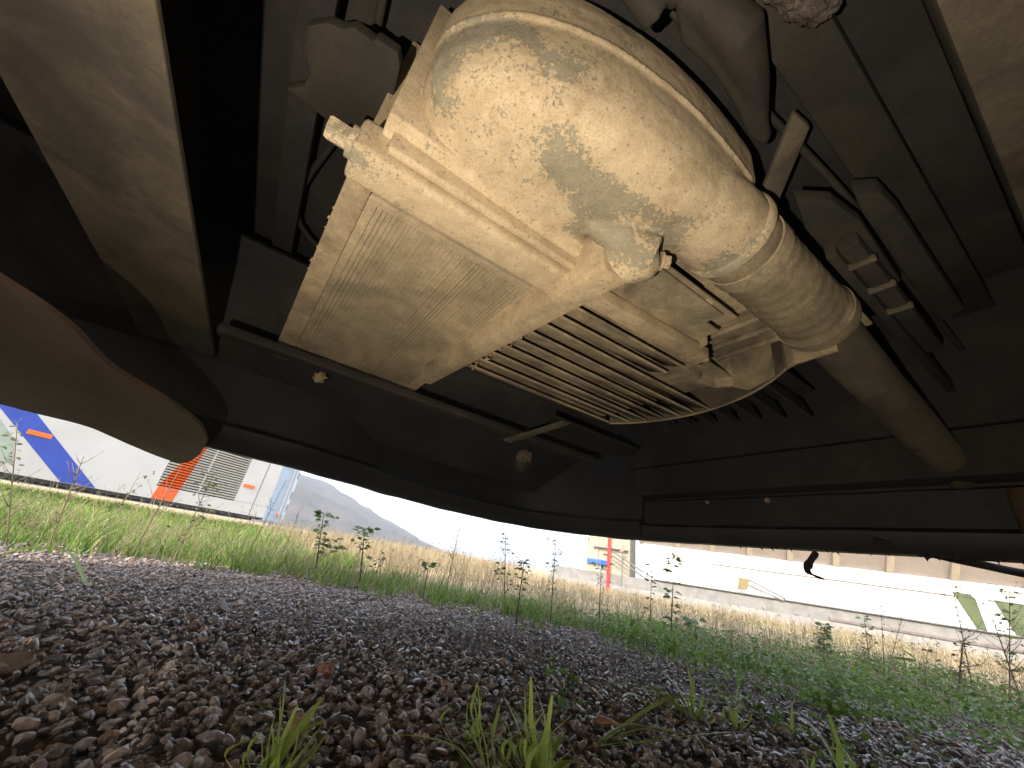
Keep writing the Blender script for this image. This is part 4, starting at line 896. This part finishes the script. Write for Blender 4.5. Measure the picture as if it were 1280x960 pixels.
# many more thin stalks that nobody could count
def stalks():
    q = random.Random(77); b = bmesh.new()
    for i in range(1500):
        x = q.uniform(-2.6, 3.0); y = edge_y(x)+q.uniform(.15, 1.6); z = hgt(x, y); h = q.uniform(.08, .26)*(.75 if x > .2 else 1); a = q.random()*6.28; l = q.uniform(.05, .35)*h
        p0 = Vector((x, y, z)); p2 = p0+Vector((math.cos(a)*l, math.sin(a)*l, h)); P = [p0, p0.lerp(p2, .55)+Vector((0, 0, h*.06)), p2]
        r_ = q.uniform(.0004, .0012); b = tube_into(b, P, r_)
        for k in range(q.randint(0, 8)):
            t_ = q.uniform(.35, .95); c_ = p0.lerp(p2, t_); an = q.random()*6.28; s = h*q.uniform(.08, .22); e = c_+Vector((math.cos(an)*s, math.sin(an)*s, s*.7)); tube_into(b, [c_, e], r_*.5)
            if q.random() < .6:
                for j in range(3): leafquad(b, e, (q.gauss(0, 1), q.gauss(0, 1), q.gauss(0, 1)), .008, .0028)
    return b
def tube_into(b, P, r_):
    prev = None
    for i, p in enumerate(P):
        rr_ = r_*(1-.6*i/(len(P)-1)); ring = [b.verts.new(p+Vector((math.cos(k*2.094)*rr_, math.sin(k*2.094)*rr_, 0))) for k in range(3)]
        if prev:
            for k in range(3): b.faces.new([prev[k], prev[(k+1) % 3], ring[(k+1) % 3], ring[k]])
        prev = ring
    return b
tag(obj('dry_stalks', stalks(), M['stalk']), kind='stuff')

def litter():
    q = random.Random(5); b = bmesh.new()
    for i in range(520):
        x, y = q.uniform(-1.2, 2.0), q.uniform(.35, 1.9)
        if q.random() > (.25 if x < .2 else .9): continue
        a = q.random()*6.28; l = q.uniform(.02, .07); z = .012+.007*noise.noise(Vector((x*5, y*5, 1)))
        c_ = Vector((x, y, z+q.uniform(0, .006))); d = Vector((math.cos(a), math.sin(a), q.uniform(-.1, .25)))
        tube_into(b, [c_, c_+d*l*.5+Vector((0, 0, .004)), c_+d*l+Vector((q.gauss(0, .006), q.gauss(0, .006), 0))], q.uniform(.0005, .0011))
    return b
tag(obj('straw_litter', litter(), M['dry']), kind='stuff')
# ---- foreground tufts rooted in the gravel
def ribbon(bm, P, w_, ):
    P = spline(P, 7); n = len(P); prev = None
    for i, p in enumerate(P):
        t_ = i/(n-1); ww = w_*(1-t_)**.55*(.55+.45*min(1, t_*5))*.5; tg = (P[min(i+1, n-1)]-P[max(i-1, 0)]).normalized()
        s = tg.cross((CAM-p).normalized()+Vector((.5, .2, .4))).normalized(); f_ = s.cross(tg).normalized()
        ring = [bm.verts.new(p-s*ww+f_*ww*.35), bm.verts.new(p), bm.verts.new(p+s*ww+f_*ww*.35)]
        if prev: bm.faces.new([prev[0], prev[1], ring[1], ring[0]]); bm.faces.new([prev[1], prev[2], ring[2], ring[1]])
        prev = ring
def tuft(label, root_px, tips, name='grass_tuft', w_=.006, mat='blade'):
    b0 = G(*root_px, 0); k0 = math.hypot(b0.x, b0.y); root = empty(name, b0); tag(root, label, 'grass tuft', 'grass tufts rooted in the gravel'); q = random.Random(int(root_px[0]))
    for tip in tips:
        (u, v), z = tip[:2], (tip[2] if len(tip) > 2 else None); wid = tip[3] if len(tip) > 3 else w_; m_ = tip[4] if len(tip) > 4 else mat
        d = ray(u, v)
        if z is None: p = CAM+d*(k0*q.uniform(.95, 1.05)/math.hypot(d.x, d.y))
        else: p = G(u, v, z)
        s0 = Vector((q.gauss(0, .004), q.gauss(0, .004), -.004)); e = p-b0
        mid = e*.5+Vector((0, 0, (.13 if z is not None else .05)*e.length))+Vector((q.gauss(0, .004), q.gauss(0, .004), 0))
        bm = bmesh.new(); ribbon(bm, [s0, s0.lerp(mid, .6)+Vector((0, 0, .05*e.length)), mid, mid.lerp(e, .55)+Vector((0, 0, .02*e.length)), e], wid*1.6); obj('blade', bm, M[m_], root, 180)
        for k in range(2):
            f = q.uniform(.45, .95); j = Vector((q.gauss(0, .022), q.gauss(0, .022), q.gauss(0, .008)))*min(1, e.length/.08); e2 = e*f+j; bm = bmesh.new(); m2 = e2*.5+Vector((j.y, -j.x, .04*e.length))
            ribbon(bm, [s0, m2, e2], wid*q.uniform(.5, 1)); obj('blade', bm, M[m_], root, 180)
M['blade'] = leafmat('bright couch grass blades', [(0, (.32, .42, .09)), (.5, (.44, .54, .14)), (1, (.58, .62, .25))], .4, .35)
tuft('tuft of long pale green blades at the bottom edge, leftmost of the foreground', (325, 990), [(356, 846), (350, 868), (344, 888), (338, 905), (372, 880), (405, 872, .05), (410, 900, .03), (385, 895, .03), (326, 915)], w_=.0055)
tuft('thick tuft with a brown withered heart at the bottom centre', (672, 985), [(663, 845), (628, 870), (638, 900), (655, 868), (600, 925, .01), (740, 965, .01), (684, 905), (650, 940, .01, .005, 'wither'), (700, 955, .008, .006, 'wither'), (688, 925, .02, .006, 'wither')] , w_=.0075) if False else None
M['wither'] = leafmat('withered blades', [(0, (.20, .15, .09)), (1, (.32, .25, .15))], .7, .2)
tuft('thick tuft with a brown withered heart at the bottom centre', (672, 985), [(663, 845), (661, 852), (655, 860), (628, 868), (640, 885), (648, 876), (690, 868), (684, 905), (740, 958, .02, .010), (705, 915, .03), (600, 915, .02), (655, 935, .01, .005, 'wither'), (700, 955, .008, .006, 'wither'), (688, 915, None, .006, 'wither'), (676, 910, None, .006, 'wither')], w_=.0075)
tuft('slender pair of blades left of the brown hearted tuft', (613, 985), [(596, 850), (625, 880), (560, 905, .02, .006), (480, 920, .016, .007)], w_=.005)
tuft('thin upright tuft rising from the gravel left of centre bottom', (590, 940), [(597, 852), (590, 870), (600, 880)], w_=.0035)
tuft('spreading tuft whose long blades arch to the left over the gravel', (868, 905), [(858, 828), (730, 858, .03, .009), (790, 862, .035, .008), (820, 836, .05, .008), (775, 850, .045, .007), (880, 868), (846, 880), (895, 880), (868, 850)], w_=.006)
tuft('small upright tuft just right of the spreading one', (919, 915), [(925, 848), (893, 855), (932, 880), (905, 885), (945, 905, .008)], w_=.0045)
tuft('single arching blade running right from the centre of the foreground', (735, 935), [(900, 938, .02, .008), (1010, 922, .03, .008), (870, 925, .03)], w_=.006)
tuft('low pale tuft amid clover at the lower right', (995, 925), [(990, 880), (975, 905), (1015, 915), (960, 900, .01)], w_=.0045)
tuft('tall stem pair crossing the clover at the right foreground', (1062, 990), [(1035, 890), (1000, 895, .05), (1046, 930)], w_=.006)
tuft('long yellow green blade lying over the gravel at the left', (110, 735), [(0, 693, .02, .012)], w_=.012)
tuft('short tuft at the bottom right corner', (1010, 985), [(1005, 935), (1018, 945), (985, 960)], w_=.005)
def sprig():
    b0 = G(1040, 960, 0); root = empty('clover_sprig', b0); tag(root, 'bright clover sprig standing on a bent stalk over the lower right gravel', 'clover')
    k = math.hypot(b0.x, b0.y); d = ray(1036, 882); tp = CAM+d*(k/math.hypot(d.x, d.y))-b0
    obj('stem', tube(spline([Vector((0, 0, 0)), tp*.5+Vector((.004, 0, 0)), tp], 5), .0014, 6), M['blade'], root, 180); q = random.Random(4)
    for j in range(9):
        p = tp+Vector((q.gauss(0, .014), q.gauss(0, .014), q.gauss(0, .006))); bm = bmesh.new(); a = q.random()*6
        for kk in range(3): leafquad(bm, p, (math.cos(a+kk*2.1), math.sin(a+kk*2.1), .2), .012, .011)
        obj('leaf', bm, M['clover'], root)
sprig()
# ---- single stones that stand out
def stone(name, label, px, size, col, seed, flat=.7):
    vs, fs = ico_variants(3, 1, seed)[0]; p = G(*px, size*flat*.35); me = bpy.data.meshes.new(name); q = random.Random(seed)
    rm = np.array(Matrix.Rotation(q.random()*6, 3, (q.random(), q.random(), 1)).normalized())
    v = (vs*np.array([1, .8, flat]))@rm.T*size/2; me.from_pydata(v.tolist(), [], fs.tolist()); 
    o = obj(name, me, dusty('stone '+name+str(seed), col, tuple(min(1, c_*1.5) for c_ in col), 45, .4, .6, .6, bump=.6), smooth=28); o.location = p; tag(o, label, 'stone', 'coloured stones lying in the gravel')
stone('orange_stone', 'rounded orange stone alone on dark gravel right of the withered tuft', (761, 906), .042, (.34, .17, .08), 31)
stone('orange_stone', 'small orange stone above and right of the white twig', (740, 848), .026, (.30, .15, .09), 32)
stone('orange_stone', 'orange stone half hidden behind the leftmost grass tuft', (371, 915), .040, (.34, .19, .09), 33)
stone('reddish_stone', 'reddish brown stone in the gravel below the saplings', (405, 842), .045, (.24, .11, .07), 34)
stone('reddish_stone', 'brick coloured stone among clover at the lower right', (1197, 938), .034, (.24, .12, .09), 35)
stone('buff_stone', 'large buff stone at the left edge of the picture', (10, 830), .050, (.20, .15, .11), 36)
stone('grey_stone', 'large pale grey stone lying in the upper left gravel', (275, 760), .055, (.17, .14, .12), 37)
stone('white_stone', 'flat pale stone in the middle of the left gravel', (243, 842), .040, (.36, .33, .29), 38, .4)
stone('tan_stone', 'tan pointed stone left of the centre tuft', (560, 862), .036, (.25, .18, .12), 39)
tw = tube(spline([G(684, 832, .012), G(688, 842, .016), G(696, 852, .012), G(699, 860, .006)], 4), .0022, 8)
tag(obj('white_twig', tw, plain('bleached twig', (.62, .60, .56), .6)), 'bent white twig lying on the gravel above the orange stone', 'twig')

# ------------------------------------------------------------------ air
hb = bmesh.new(); bmesh.ops.create_cube(hb, size=1)
for v in hb.verts: v.co = Vector((v.co.x*4100, v.co.y*4100, -2.6 + (v.co.z+.5)*78))
m, t, bs, N, L = nodes('air'); t.nodes.remove(bs); pv = N('ShaderNodeVolumePrincipled'); pv.inputs['Color'].default_value = (.82, .88, 1, 1); pv.inputs['Density'].default_value = .0011; pv.inputs['Anisotropy'].default_value = .2
L(pv.outputs[0], t.nodes['Material Output'].inputs['Volume'])
tag(obj('haze', hb, m), kind='stuff')
